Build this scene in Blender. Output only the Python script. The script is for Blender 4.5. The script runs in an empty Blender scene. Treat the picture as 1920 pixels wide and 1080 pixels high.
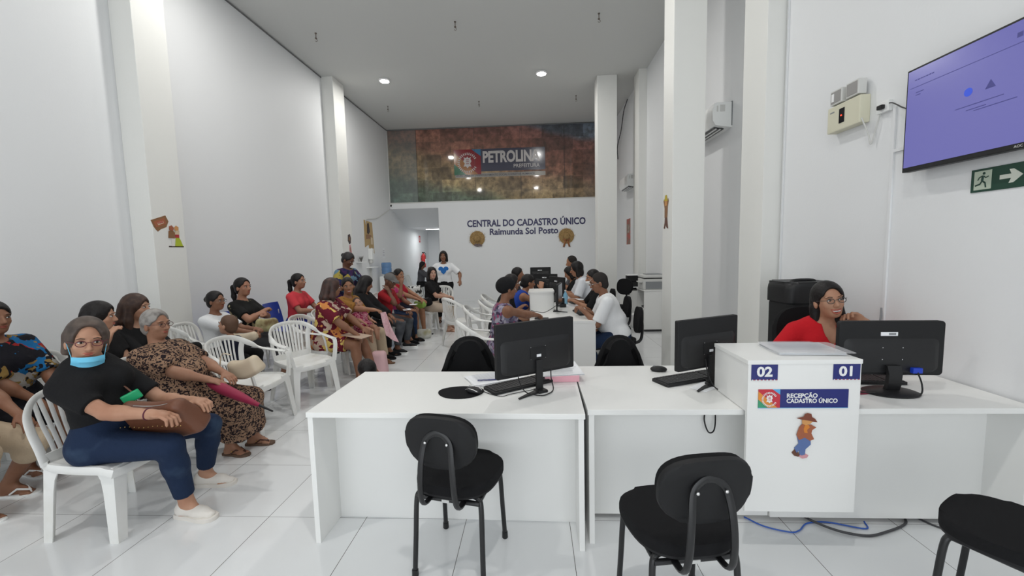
import bpy, bmesh, math, random
import numpy as np
from mathutils import Vector, Matrix
random.seed(7)
SC = bpy.context.scene
COL = SC.collection
R_ = math.radians

# ---------------------------------------------------------------- camera
H = 1.5625; F = 772.38; YAW, PITCH, ROLL = -.0545645, .0896696, -.0238287
cy_, sy_ = math.cos(YAW), math.sin(YAW)
fw = Vector((sy_*math.cos(PITCH), cy_*math.cos(PITCH), -math.sin(PITCH)))
rt = Vector((cy_, -sy_, 0)); up = rt.cross(fw)
cr_, sr_ = math.cos(ROLL), math.sin(ROLL)
rt2 = rt*cr_ + up*sr_; up2 = up*cr_ - rt*sr_
cam_d = bpy.data.cameras.new('camera'); cam = bpy.data.objects.new('camera', cam_d); COL.objects.link(cam)
cam.matrix_world = Matrix(((rt2.x, up2.x, -fw.x, 0), (rt2.y, up2.y, -fw.y, 0), (rt2.z, up2.z, -fw.z, H), (0, 0, 0, 1)))
cam_d.sensor_width = 36; cam_d.lens = F/1920*36; cam_d.clip_start = .05; cam_d.clip_end = 100
SC.camera = cam
# ---------------------------------------------------------------- view, world, lights
SC.view_settings.view_transform = 'Standard'; SC.view_settings.look = 'None'
SC.view_settings.gamma = 1; SC.view_settings.use_curve_mapping = False
SC.view_settings.exposure = 0.0
SC.render.engine = 'CYCLES'
SC.cycles.max_bounces = 8; SC.cycles.diffuse_bounces = 5
w = bpy.data.worlds.new('world'); SC.world = w; w.use_nodes = True
w.node_tree.nodes['Background'].inputs[0].default_value = (.80, .90, 1.0, 1)
w.node_tree.nodes['Background'].inputs[1].default_value = .18
def area(name, loc, rot, sx, sy, power, col=(1, 1, 1), shape='RECTANGLE', spread=None):
    l = bpy.data.lights.new(name, 'AREA'); l.shape = shape; l.size = sx; l.size_y = sy
    l.energy = power; l.color = col
    if spread: l.spread = spread
    o = bpy.data.objects.new(name, l); COL.objects.link(o); o.location = loc; o.rotation_euler = rot
    return o
# daylight of the glazed shop front behind the camera
area('storefront_daylight', (-1.0, -3.4, 1.85), (R_(89), 0, 0), 6.6, 3.4, 160, (.93, .97, 1.0))
LAMPS = [(x, y) for y in (9.2, 4.9, .6) for x in (-3.18, .235)]
for i, (x, y) in enumerate(LAMPS):
    area('downlight_glow', (x, y, 5.27), (0, 0, 0), .17, .17, 33, (1, .985, .95), 'DISK')
area('hall_glow', (-3.75, 15.4, 2.36), (0, 0, 0), .5, .3, 9, (.97, 1, 1))

# ---------------------------------------------------------------- materials
def mat(name, col, rough=.6, metal=0, spec=.5, emit=None, es=1, alpha=1, coat=0, trans=0, bump=0, bscale=200, sheen=0):
    m = bpy.data.materials.new(name); m.use_nodes = True
    b = m.node_tree.nodes['Principled BSDF']
    b.inputs['Base Color'].default_value = (*col, 1); b.inputs['Roughness'].default_value = rough
    b.inputs['Metallic'].default_value = metal; b.inputs['Specular IOR Level'].default_value = spec
    b.inputs['Coat Weight'].default_value = coat; b.inputs['Alpha'].default_value = alpha
    b.inputs['Transmission Weight'].default_value = trans; b.inputs['Sheen Weight'].default_value = sheen
    if emit: b.inputs['Emission Color'].default_value = (*emit, 1); b.inputs['Emission Strength'].default_value = es
    if bump:
        nt = m.node_tree; n = nt.nodes.new('ShaderNodeTexNoise'); n.inputs['Scale'].default_value = bscale
        t = nt.nodes.new('ShaderNodeTexCoord'); bp = nt.nodes.new('ShaderNodeBump'); bp.inputs['Strength'].default_value = bump
        bp.inputs['Distance'].default_value = .01
        nt.links.new(t.outputs['Object'], n.inputs['Vector']); nt.links.new(n.outputs['Fac'], bp.inputs['Height']); nt.links.new(bp.outputs[0], b.inputs['Normal'])
    return m
def vary(m, c2, scale=4, lo=.35, hi=.65, kind='noise', detail=3, dist=0):
    """mix the base colour with c2 by a procedural pattern in object space"""
    nt = m.node_tree; b = nt.nodes['Principled BSDF']; c1 = tuple(b.inputs['Base Color'].default_value)
    t = nt.nodes.new('ShaderNodeTexCoord')
    if kind == 'noise':
        n = nt.nodes.new('ShaderNodeTexNoise'); n.inputs['Scale'].default_value = scale; n.inputs['Detail'].default_value = detail
        n.inputs['Distortion'].default_value = dist; out = n.outputs['Fac']
    elif kind == 'voronoi':
        n = nt.nodes.new('ShaderNodeTexVoronoi'); n.inputs['Scale'].default_value = scale; out = n.outputs['Distance']
    elif kind == 'edge':
        n = nt.nodes.new('ShaderNodeTexVoronoi'); n.feature = 'DISTANCE_TO_EDGE'; n.inputs['Scale'].default_value = scale; out = n.outputs['Distance']
    else:
        n = nt.nodes.new('ShaderNodeTexWave'); n.inputs['Scale'].default_value = scale; n.inputs['Distortion'].default_value = dist; out = n.outputs['Fac']
        n.bands_direction = 'Z'
    r = nt.nodes.new('ShaderNodeValToRGB'); r.color_ramp.elements[0].position = lo; r.color_ramp.elements[1].position = hi
    mx = nt.nodes.new('ShaderNodeMix'); mx.data_type = 'RGBA'
    src = b.inputs['Base Color'].links[0].from_socket if b.inputs['Base Color'].links else None
    nt.links.new(t.outputs['Object'], n.inputs['Vector']); nt.links.new(out, r.inputs[0]); nt.links.new(r.outputs[0], mx.inputs['Factor'])
    if src: nt.links.new(src, mx.inputs['A'])
    else: mx.inputs['A'].default_value = c1
    mx.inputs['B'].default_value = (*c2, 1)
    nt.links.new(mx.outputs['Result'], b.inputs['Base Color'])
    return m
def palette(m, cols, scale, dist=0, stripes=False):
    """a many-coloured print: voronoi cells coloured from a constant ramp"""
    nt = m.node_tree; b = nt.nodes['Principled BSDF']; t = nt.nodes.new('ShaderNodeTexCoord')
    n = nt.nodes.new('ShaderNodeTexNoise'); n.inputs['Scale'].default_value = 6; n.inputs['Detail'].default_value = 3
    vm = nt.nodes.new('ShaderNodeMix'); vm.data_type = 'VECTOR'; vm.inputs['Factor'].default_value = dist
    v = nt.nodes.new('ShaderNodeTexVoronoi'); v.inputs['Scale'].default_value = scale
    if stripes: v.inputs['Randomness'].default_value = .6
    s = nt.nodes.new('ShaderNodeSeparateColor')
    r = nt.nodes.new('ShaderNodeValToRGB'); cr = r.color_ramp; cr.interpolation = 'CONSTANT'
    cr.elements[0].position = 0; cr.elements[0].color = (*cols[0], 1); cr.elements[1].position = 1/len(cols); cr.elements[1].color = (*cols[1], 1)
    for i, c in enumerate(cols[2:], 2):
        e = cr.elements.new(i/len(cols)); e.color = (*c, 1)
    L = nt.links.new
    L(t.outputs['Object'], vm.inputs['A']); L(t.outputs['Object'], n.inputs['Vector']); L(n.outputs['Color'], vm.inputs['B'])
    L(vm.outputs['Result'], v.inputs['Vector']); L(v.outputs['Color'], s.inputs[0]); L(s.outputs[0], r.inputs[0]); L(r.outputs[0], b.inputs['Base Color'])
    return m

M = {}
def wallmat(name, c):
    m = mat(name, c, .55, spec=.35, bump=.06, bscale=60); return m
M['wall'] = wallmat('white wall paint', (.79, .80, .81))
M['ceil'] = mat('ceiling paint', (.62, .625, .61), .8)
M['column'] = wallmat('column paint', (.80, .80, .77))
M['lam'] = mat('white laminate', (.84, .84, .82), .32, spec=.4)
M['lam_edge'] = mat('white laminate edge', (.84, .82, .76), .4)
M['plastic'] = vary(mat('white chair plastic', (.80, .80, .78), .3, spec=.5), (.70, .69, .64), 7, .45, .8)
M['black'] = mat('black fabric', (.012, .012, .013), .95, spec=.15, sheen=.0, bump=.3, bscale=500)
M['blkplastic'] = mat('black plastic', (.011, .011, .012), .45, spec=.4)
M['blkmatte'] = mat('matte black plastic', (.012, .012, .013), .6, spec=.3)
M['metalblk'] = mat('black powder-coated steel', (.010, .010, .011), .35, spec=.5)
M['steel'] = mat('bare steel', (.6, .6, .6), .3, 1)
M['chrome'] = mat('silver', (.75, .75, .75), .2, 1)
M['paper'] = mat('paper', (.85, .86, .88), .7)
M['pink'] = mat('pink paper', (.85, .45, .52), .7)
M['grey'] = mat('grey plastic', (.25, .26, .27), .5)
M['lgrey'] = mat('light grey plastic', (.62, .62, .60), .45)
M['acwhite'] = mat('air conditioner white', (.85, .86, .85), .3)
M['navy'] = mat('navy blue print', (.022, .028, .17), .4)
M['white'] = mat('white print', (.85, .85, .85), .5)
M['red'] = mat('red paint', (.5, .02, .02), .35)
M['screen'] = mat('dark screen', (.01, .01, .012), .15)
M['blue_chair'] = mat('blue chair plastic', (.012, .045, .36), .35)

# floor: large white polished porcelain tiles
def floor_mat():
    m = mat('white polished porcelain tiles', (.74, .76, .77), .13, spec=.5)
    nt = m.node_tree; b = nt.nodes['Principled BSDF']; L = nt.links.new
    g = nt.nodes.new('ShaderNodeNewGeometry'); s = nt.nodes.new('ShaderNodeSeparateXYZ'); L(g.outputs['Position'], s.inputs[0])
    def line(axis, off, wd):
        a = nt.nodes.new('ShaderNodeMath'); a.operation = 'SUBTRACT'; L(s.outputs[axis], a.inputs[0]); a.inputs[1].default_value = off
        p = nt.nodes.new('ShaderNodeMath'); p.operation = 'PINGPONG'; L(a.outputs[0], p.inputs[0]); p.inputs[1].default_value = .3002
        c = nt.nodes.new('ShaderNodeMath'); c.operation = 'LESS_THAN'; L(p.outputs[0], c.inputs[0]); c.inputs[1].default_value = wd
        return c.outputs[0]
    s_ = .384147*H; x0 = -1.42397*H; y0 = 1.45258*H
    mx = nt.nodes.new('ShaderNodeMath'); mx.operation = 'MAXIMUM'
    L(line(0, x0, .0017), mx.inputs[0]); L(line(1, y0, .0012), mx.inputs[1])
    n = nt.nodes.new('ShaderNodeTexNoise'); n.inputs['Scale'].default_value = 1.3; n.inputs['Detail'].default_value = 4; L(g.outputs['Position'], n.inputs['Vector'])
    mc = nt.nodes.new('ShaderNodeMix'); mc.data_type = 'RGBA'; L(n.outputs['Fac'], mc.inputs['Factor'])
    mc.inputs['A'].default_value = (.70, .715, .73, 1); mc.inputs['B'].default_value = (.80, .81, .81, 1)
    m2 = nt.nodes.new('ShaderNodeMix'); m2.data_type = 'RGBA'; L(mx.outputs[0], m2.inputs['Factor']); L(mc.outputs['Result'], m2.inputs['A'])
    m2.inputs['B'].default_value = (.12, .11, .105, 1); L(m2.outputs['Result'], b.inputs['Base Color'])
    rr = nt.nodes.new('ShaderNodeMapRange'); L(n.outputs['Fac'], rr.inputs[0]); rr.inputs[3].default_value = .07; rr.inputs[4].default_value = .17
    L(rr.outputs[0], b.inputs['Roughness'])
    return m
M['floor'] = floor_mat()

# ---------------------------------------------------------------- mesh helpers
def tag(o, label=None, cat=None, group=None, kind=None):
    if label: o['label'] = label
    if cat: o['category'] = cat
    if group: o['group'] = group
    if kind: o['kind'] = kind
    return o
def empty(name, loc=(0, 0, 0), rz=0, label=None, cat=None, group=None):
    o = bpy.data.objects.new(name, None); COL.objects.link(o); o.location = loc; o.rotation_euler = (0, 0, rz)
    o.empty_display_size = .1
    return tag(o, label, cat, group)
def link(name, me, m, parent=None, smooth=None):
    if m is not None:
        for k in (m if isinstance(m, (list, tuple)) else [m]): me.materials.append(k)
    if smooth is not None:
        me.shade_smooth() if smooth is True else None
        if smooth is not True:
            me.shade_smooth()
            bm = bmesh.new(); bm.from_mesh(me)
            for e in bm.edges:
                if len(e.link_faces) == 2 and e.calc_face_angle(0) > smooth: e.smooth = False
            bm.to_mesh(me); bm.free()
    o = bpy.data.objects.new(name, me); COL.objects.link(o)
    if parent: o.parent = parent
    return o
class MB:
    """collects shapes and links them as one mesh object"""
    def __init__(s): s.bm = bmesh.new(); s.mi = 0
    def _new(s, fn):
        n = len(s.bm.faces); fn(); s.bm.faces.ensure_lookup_table()
        for f in s.bm.faces[n:]: f.material_index = s.mi
        return s
    def box(s, x0, x1, y0, y1, z0, z1, mt=None, bev=0):
        def f():
            r = bmesh.ops.create_cube(s.bm, size=1)
            vs = r['verts']
            for v in vs: v.co = Vector(((x0+x1)/2+v.co.x*(x1-x0), (y0+y1)/2+v.co.y*(y1-y0), (z0+z1)/2+v.co.z*(z1-z0)))
            if bev:
                es = list({e for v in vs for e in v.link_edges})
                rr = bmesh.ops.bevel(s.bm, geom=es, offset=bev, segments=2, affect='EDGES', profile=.6)
                vs = list({v for f_ in rr['faces'] for v in f_.verts} | {v for v in vs if v.is_valid})
            if mt:
                for v in vs: v.co = mt @ v.co
        return s._new(f)
    def tube(s, pts, r, seg=8, mt=None, closed=False, flat=1.0, nrm=None):
        """sweep a circle (or ellipse: flat) along pts; r a number or a list"""
        P = [Vector(p) for p in pts]; n = len(P); rs = r if isinstance(r, (list, tuple)) else [r]*n
        def f():
            rings = []; prev = None
            for i in range(n):
                if closed: t = (P[(i+1) % n]-P[i-1])
                else: t = P[min(i+1, n-1)]-P[max(i-1, 0)]
                t.normalize()
                if nrm is not None: a = Vector(nrm if not isinstance(nrm, list) else nrm[i]); a = (a-t*a.dot(t)).normalized()
                elif prev is None:
                    a = Vector((0, 0, 1)) if abs(t.z) < .9 else Vector((1, 0, 0)); a = (a-t*a.dot(t)).normalized()
                else: a = (prev-t*prev.dot(t)).normalized()
                prev = a; b = t.cross(a)
                ring = []
                for k in range(seg):
                    an = 2*math.pi*(k+.5)/seg
                    c = P[i]+a*(math.cos(an)*rs[i]*flat)+b*(math.sin(an)*rs[i])
                    if mt: c = mt @ c
                    ring.append(s.bm.verts.new(c))
                rings.append(ring)
            m_ = n if closed else n-1
            for i in range(m_):
                A, B = rings[i], rings[(i+1) % n]
                for k in range(seg): s.bm.faces.new((A[k], A[(k+1) % seg], B[(k+1) % seg], B[k]))
            if not closed:
                s.bm.faces.new(rings[0][::-1]); s.bm.faces.new(rings[-1])
        return s._new(f)
    def sweep(s, pts, sec, ax, mt=None, scale=None):
        """sweep polygon sec [(u,v)] along pts; ax = list of (U,V) vectors or one pair; flat capped"""
        def f():
            rings = []
            for i, p in enumerate(pts):
                U, V = ax[i] if isinstance(ax, list) else ax
                U = Vector(U); V = Vector(V); k = scale[i] if scale else 1
                if not isinstance(k, tuple): k = (k, k)
                ring = []
                for (u_, v_) in sec:
                    c = Vector(p)+U*u_*k[0]+V*v_*k[1]
                    ring.append(s.bm.verts.new(mt @ c if mt else c))
                rings.append(ring)
            q = len(sec)
            for i in range(len(pts)-1):
                for k in range(q): s.bm.faces.new((rings[i][k], rings[i][(k+1) % q], rings[i+1][(k+1) % q], rings[i+1][k]))
            s.bm.faces.new(rings[0][::-1]); s.bm.faces.new(rings[-1])
        return s._new(f)
    def prism(s, poly, z0, z1, mt=None, bev=0):
        """extrude a polygon in XY from z0 to z1"""
        def f():
            a = [s.bm.verts.new((x, y, z0)) for x, y in poly]; b = [s.bm.verts.new((x, y, z1)) for x, y in poly]; n = len(poly)
            s.bm.faces.new(a[::-1]); tf = s.bm.faces.new(b)
            for i in range(n): s.bm.faces.new((a[i], a[(i+1) % n], b[(i+1) % n], b[i]))
            vs = a+b
            if bev:
                rr = bmesh.ops.bevel(s.bm, geom=list(tf.edges), offset=bev, segments=3, affect='EDGES', profile=.6)
                vs = list({v for f_ in rr['faces'] for v in f_.verts} | {v for v in vs if v.is_valid})
            if mt:
                for v in vs: v.co = mt @ v.co
        return s._new(f)
    def lathe(s, prof, seg=24, mt=None, cap=True):
        def f():
            rings = []
            for (r, z) in prof:
                ring = [s.bm.verts.new((r*math.cos(2*math.pi*k/seg), r*math.sin(2*math.pi*k/seg), z)) for k in range(seg)]
                if mt:
                    for v in ring: v.co = mt @ v.co
                rings.append(ring)
            for A, B in zip(rings, rings[1:]):
                for k in range(seg): s.bm.faces.new((A[k], A[(k+1) % seg], B[(k+1) % seg], B[k]))
            if cap: s.bm.faces.new(rings[0][::-1]); s.bm.faces.new(rings[-1])
        return s._new(f)
    def ell(s, c, r, mt=None, u=14, v=9, rot=None):
        def f():
            rr = bmesh.ops.create_uvsphere(s.bm, u_segments=u, v_segments=v, radius=1)
            for w_ in rr['verts']:
                p = Vector((w_.co.x*r[0], w_.co.y*r[1], w_.co.z*r[2]))
                if rot: p = rot @ p
                p = p+Vector(c); w_.co = mt @ p if mt else p
        return s._new(f)
    def shell(s, G, th, mt=None, down=None):
        """grid of points G[i][j] thickened by th along -normal (or `down` vector)"""
        def f():
            n, m_ = len(G), len(G[0]); A = [[Vector(p) for p in r] for r in G]
            N = [[None]*m_ for _ in range(n)]
            for i in range(n):
                for j in range(m_):
                    if down is not None: N[i][j] = Vector(down); continue
                    du = A[min(i+1, n-1)][j]-A[max(i-1, 0)][j]; dv = A[i][min(j+1, m_-1)]-A[i][max(j-1, 0)]
                    N[i][j] = du.cross(dv).normalized()
            T = lambda p: s.bm.verts.new(mt @ p if mt else p)
            a = [[T(A[i][j]) for j in range(m_)] for i in range(n)]; b = [[T(A[i][j]-N[i][j]*th) for j in range(m_)] for i in range(n)]
            for i in range(n-1):
                for j in range(m_-1):
                    s.bm.faces.new((a[i][j], a[i+1][j], a[i+1][j+1], a[i][j+1])); s.bm.faces.new((b[i][j], b[i][j+1], b[i+1][j+1], b[i+1][j]))
            for i in range(n-1):
                s.bm.faces.new((a[i][0], b[i][0], b[i+1][0], a[i+1][0])); s.bm.faces.new((a[i][-1], a[i+1][-1], b[i+1][-1], b[i][-1]))
            for j in range(m_-1):
                s.bm.faces.new((a[0][j], a[0][j+1], b[0][j+1], b[0][j])); s.bm.faces.new((a[-1][j], b[-1][j], b[-1][j+1], a[-1][j+1]))
        return s._new(f)
    def build(s, name, m, parent=None, smooth=None):
        bmesh.ops.recalc_face_normals(s.bm, faces=s.bm.faces)
        me = bpy.data.meshes.new(name); s.bm.to_mesh(me); s.bm.free()
        return link(name, me, m, parent, smooth)
def struct(name, mb, m, smooth=None):
    o = mb.build(name, m, None, smooth); o['kind'] = 'structure'; return o
def rr_poly(w_, h, r, n=6, cx=0, cy=0):
    """rounded rectangle outline"""
    P = []
    for (sx, sy, a0) in ((1, 1, 0), (-1, 1, 90), (-1, -1, 180), (1, -1, 270)):
        for k in range(n+1):
            a = R_(a0+90*k/n); P.append((cx+sx*(w_/2-r)+r*math.cos(a), cy+sy*(h/2-r)+r*math.sin(a)))
    return P
def superell(a, b, e=2.6, n=40):
    P = []
    for k in range(n):
        t = 2*math.pi*k/n; c, s_ = math.cos(t), math.sin(t)
        q = (abs(c)**e+abs(s_)**e)**(-1/e); P.append((a*q*c, b*q*s_))
    return P
def spline(pts, n=8):
    """Catmull-Rom through pts"""
    P = [Vector(p) for p in pts]; P = [P[0]*2-P[1]]+P+[P[-1]*2-P[-2]]; out = []
    for i in range(1, len(P)-2):
        for k in range(n):
            t = k/n; a, b, c, d = P[i-1:i+3]
            out.append(.5*((2*b)+(c-a)*t+(2*a-5*b+4*c-d)*t*t+(3*b-a-3*c+d)*t**3))
    out.append(P[-2]); return out
def copy_tree(o, parent=None):
    c = o.copy(); COL.objects.link(c)
    if parent: c.parent = parent
    for ch in list(o.children): copy_tree(ch, c)
    return c
def place(proto, loc, rz, label, group=None, used=set()):
    """first use moves the proto itself, later uses copy it"""
    if proto.name in used: o = copy_tree(proto)
    else: used.add(proto.name); o = proto
    o.location = loc; o.rotation_euler = (0, 0, rz); o['label'] = label
    if group: o['group'] = group
    return o
def text(name, body, size, loc, rot, m, parent=None, bold=.0, ext=.001, align='LEFT', sx=1):
    c = bpy.data.curves.new(name, 'FONT'); c.body = body; c.size = size; c.extrude = ext; c.offset = bold; c.align_x = align
    c.resolution_u = 3
    tmp = bpy.data.objects.new('tmp', c); COL.objects.link(tmp)
    me = bpy.data.meshes.new_from_object(tmp.evaluated_get(bpy.context.evaluated_depsgraph_get())); me.name = name
    bpy.data.objects.remove(tmp); bpy.data.curves.remove(c); me.materials.clear()
    o = link(name, me, m, parent)
    o.location = loc; o.rotation_euler = rot; o.scale = (sx, 1, 1)
    return o
# ================================================================ the room
XL, XR, YB, ZC, YF = -4.45, 2.47, 12.8, 5.35, -3.6
struct('floor', MB().box(XL-.15, XR+.15, YF-.2, 18, -.1, 0), M['floor'])
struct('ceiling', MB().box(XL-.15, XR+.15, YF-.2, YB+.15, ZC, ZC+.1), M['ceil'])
struct('wall_left', MB().box(XL-.15, XL, YF-.2, 18, 0, ZC), M['wall'])
struct('wall_right', MB().box(XR, XR+.15, YF-.2, YB+.15, 0, ZC), M['wall'])
b = MB(); b.box(-2.93, XR, YB, YB+.15, 0, 3.12); b.box(XL, -2.93, YB, YB+.15, 2.95, 3.12); b.box(XL, XR, YB+.1, YB+.15, 3.12, ZC)
struct('wall_back', b, M['wall'])
# passage behind the back wall, under a sloping soffit
b = MB(); b.box(-2.93, -2.78, YB+.15, 18, 0, 2.95)
struct('wall_passage_right', b, M['wall'])
struct('wall_passage_end', MB().box(XL, -2.93, 17.3, 17.45, 0, 2.6), M['wall'])
b = MB(); bmv = [(XL, YB+.15, 2.95), (-2.93, YB+.15, 2.95), (-2.93, 14.45, 2.47), (XL, 14.45, 2.47), (-2.93, 17.4, 2.47), (XL, 17.4, 2.47)]
def _f():
    lo = [b.bm.verts.new(p) for p in bmv]; hi = [b.bm.verts.new((p[0], p[1], 3.05)) for p in bmv]
    for q in ((0, 1, 2, 3), (3, 2, 4, 5)): b.bm.faces.new([lo[i] for i in q]); b.bm.faces.new([hi[i] for i in q][::-1])
    for i, j in ((0, 1), (1, 2), (2, 4), (4, 5), (5, 3), (3, 0)): b.bm.faces.new((lo[i], lo[j], hi[j], hi[i]))
_f(); struct('ceiling_passage', b, M['wall'])
# pilasters and free-standing columns
def pil(name, x0, x1, y0, y1, m='wall'):
    struct(name, MB().box(x0, x1, y0, y1, 0, ZC, bev=.006), M[m])
pil('trim_1', XL, -4.2, 4.38, 4.8, 'column'); pil('trim_2', XL, -4.2, 8.9, 9.42, 'column'); pil('trim_3', XL, -4.2, .1, .5, 'column')
pil('trim_4', 2.29, XR, 4.3, 4.75, 'column'); pil('trim_5', 2.3, XR, 9.25, 9.7, 'column')
pil('trim_6', 1.635, 2.0, 5.0, 5.36, 'column'); pil('trim_7', 1.46, 1.89, 9.5, 9.9, 'column')
# thin shadow-gap cornice of the ceiling
dk = mat('ceiling shadow gap', (.18, .18, .18), .9)
b = MB(); b.box(XL, XL+.012, YF, YB, ZC-.03, ZC-.01); b.box(XL+.012, XR, YB-.014, YB, ZC-.03, ZC-.01)
struct('trim_8', b, dk)
# skirting in the same porcelain
struct('baseboard_left', MB().box(XL, XL+.012, YF, 17.3, 0, .08), M['wall'])
struct('baseboard_right', MB().box(XR-.012, XR, YF, YB, 0, .08), M['wall'])
struct('baseboard_back', MB().box(-2.93, XR-.012, YB-.012, YB, 0, .08), M['wall'])
# door leaf at the end of the passage
d = MB().box(-3.9, -3.05, 17.26, 17.295, 0, 2.1, bev=.004).build('door_1', M['lam']); d['kind'] = 'structure'
b = MB(); b.box(-3.96, -3.9, 17.24, 17.3, 0, 2.16); b.box(-3.05, -2.99, 17.24, 17.3, 0, 2.16); b.box(-3.9, -3.05, 17.24, 17.3, 2.1, 2.16)
b.build('door_frame', M['lgrey'], d)

# ---------------------------------------------------------------- printed glass band of the mezzanine
film = mat('printed film', (.3, .2, .15), .05, spec=.5)
def film_nodes():
    nt = film.node_tree; bs = nt.nodes['Principled BSDF']; L = nt.links.new
    g = nt.nodes.new('ShaderNodeTexCoord'); s = nt.nodes.new('ShaderNodeSeparateXYZ'); L(g.outputs['Object'], s.inputs[0])
    def mth(op, a, b_=None, c=None):
        n = nt.nodes.new('ShaderNodeMath'); n.operation = op
        for i, v in enumerate((a, b_, c)):
            if v is None: continue
            if isinstance(v, (int, float)): n.inputs[i].default_value = v
            else: L(v, n.inputs[i])
        return n.outputs[0]
    X, Z = s.outputs[0], s.outputs[2]
    def mix(f, a, b_, bt='MIX'):
        n = nt.nodes.new('ShaderNodeMix'); n.data_type = 'RGBA'; n.blend_type = bt
        if isinstance(f, (int, float)): n.inputs['Factor'].default_value = f
        else: L(f, n.inputs['Factor'])
        for k, v in (('A', a), ('B', b_)):
            if isinstance(v, tuple): n.inputs[k].default_value = (*v, 1)
            else: L(v, n.inputs[k])
        return n.outputs['Result']
    # big diagonal colour fields: blue corner, rust arc, ochre, green
    nz = nt.nodes.new('ShaderNodeTexNoise'); nz.inputs['Scale'].default_value = .6; L(g.outputs['Object'], nz.inputs['Vector'])
    curve = mth('ADD', mth('MULTIPLY', X, .22), mth('MULTIPLY', nz.outputs['Fac'], .5))
    v = mth('ADD', Z, curve)        # larger towards the upper right
    rp = nt.nodes.new('ShaderNodeValToRGB'); cr = rp.color_ramp; L(mth('DIVIDE', mth('SUBTRACT', v, 2.4), 4.0), rp.inputs[0])
    cols = [(0, (.06, .12, .10)), (.16, (.11, .16, .11)), (.24, (.25, .19, .10)), (.40, (.24, .16, .09)), (.48, (.20, .09, .06)), (.66, (.18, .07, .055)), (.76, (.17, .075, .07)), (.80, (.11, .14, .19)), (1, (.09, .135, .20))]
    cr.elements[0].position, cr.elements[0].color = cols[0][0], (*cols[0][1], 1); cr.elements[1].position, cr.elements[1].color = cols[-1][0], (*cols[-1][1], 1)
    for p, c in cols[1:-1]:
        e = cr.elements.new(p); e.color = (*c, 1)
    base = rp.outputs[0]
    # photograph tiles
    br = nt.nodes.new('ShaderNodeTexBrick'); mp = nt.nodes.new('ShaderNodeMapping'); mp.inputs['Rotation'].default_value = (math.pi/2, 0, 0)
    L(g.outputs['Object'], mp.inputs['Vector']); L(mp.outputs[0], br.inputs['Vector']); br.inputs['Scale'].default_value = 1
    br.inputs['Brick Width'].default_value = .62; br.inputs['Row Height'].default_value = .38; br.inputs['Mortar Size'].default_value = .008
    br.inputs['Color1'].default_value = (.18, .18, .18, 1); br.inputs['Color2'].default_value = (.98, .95, .88, 1); br.inputs['Mortar'].default_value = (.5, .5, .5, 1)
    base = mix(.75, base, br.outputs['Color'], 'OVERLAY')
    # figures inside the photographs
    n2 = nt.nodes.new('ShaderNodeTexNoise'); n2.inputs['Scale'].default_value = 7; n2.inputs['Detail'].default_value = 6; n2.inputs['Roughness'].default_value = .65; L(g.outputs['Object'], n2.inputs['Vector'])
    r2 = nt.nodes.new('ShaderNodeValToRGB'); r2.color_ramp.elements[0].position = .35; r2.color_ramp.elements[1].position = .66; L(n2.outputs['Fac'], r2.inputs[0])
    base = mix(.5, base, r2.outputs[0], 'OVERLAY')
    vo = nt.nodes.new('ShaderNodeTexVoronoi'); vo.inputs['Scale'].default_value = 3.2; L(g.outputs['Object'], vo.inputs['Vector'])
    r3 = nt.nodes.new('ShaderNodeValToRGB'); r3.color_ramp.elements[0].position = .15; r3.color_ramp.elements[1].position = .5; L(vo.outputs['Distance'], r3.inputs[0])
    base = mix(.28, base, r3.outputs[0], 'OVERLAY')
    # grey-green left end seen through the glass
    left = mth('LESS_THAN', X, -3.55)
    base = mix(mth('MULTIPLY', left, .5), base, (.22, .27, .27))
    base = mix(.26, base, (.19, .17, .15))
    L(base, bs.inputs['Base Color'])
film_nodes()
wn = bpy.data.objects.new('window_1', None); COL.objects.link(wn); wn['kind'] = 'structure'
MB().box(XL+.02, XR, YB+.03, YB+.045, 3.14, ZC-.03).build('glass_panel', film, wn)
b = MB()
for x in (-3.55, -1.75, -.35, .98): b.box(x-.004, x+.004, YB+.022, YB+.03, 3.14, ZC-.03)
b.build('pane_joint', mat('dark silicone joint', (.06, .05, .05), .6), wn)
b = MB(); b.box(XL, XR, YB-.004, YB+.05, 3.105, 3.14); b.box(XL, XL+.02, YB, YB+.05, 3.14, ZC)
b.build('window_frame', M['lgrey'], wn)

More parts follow.
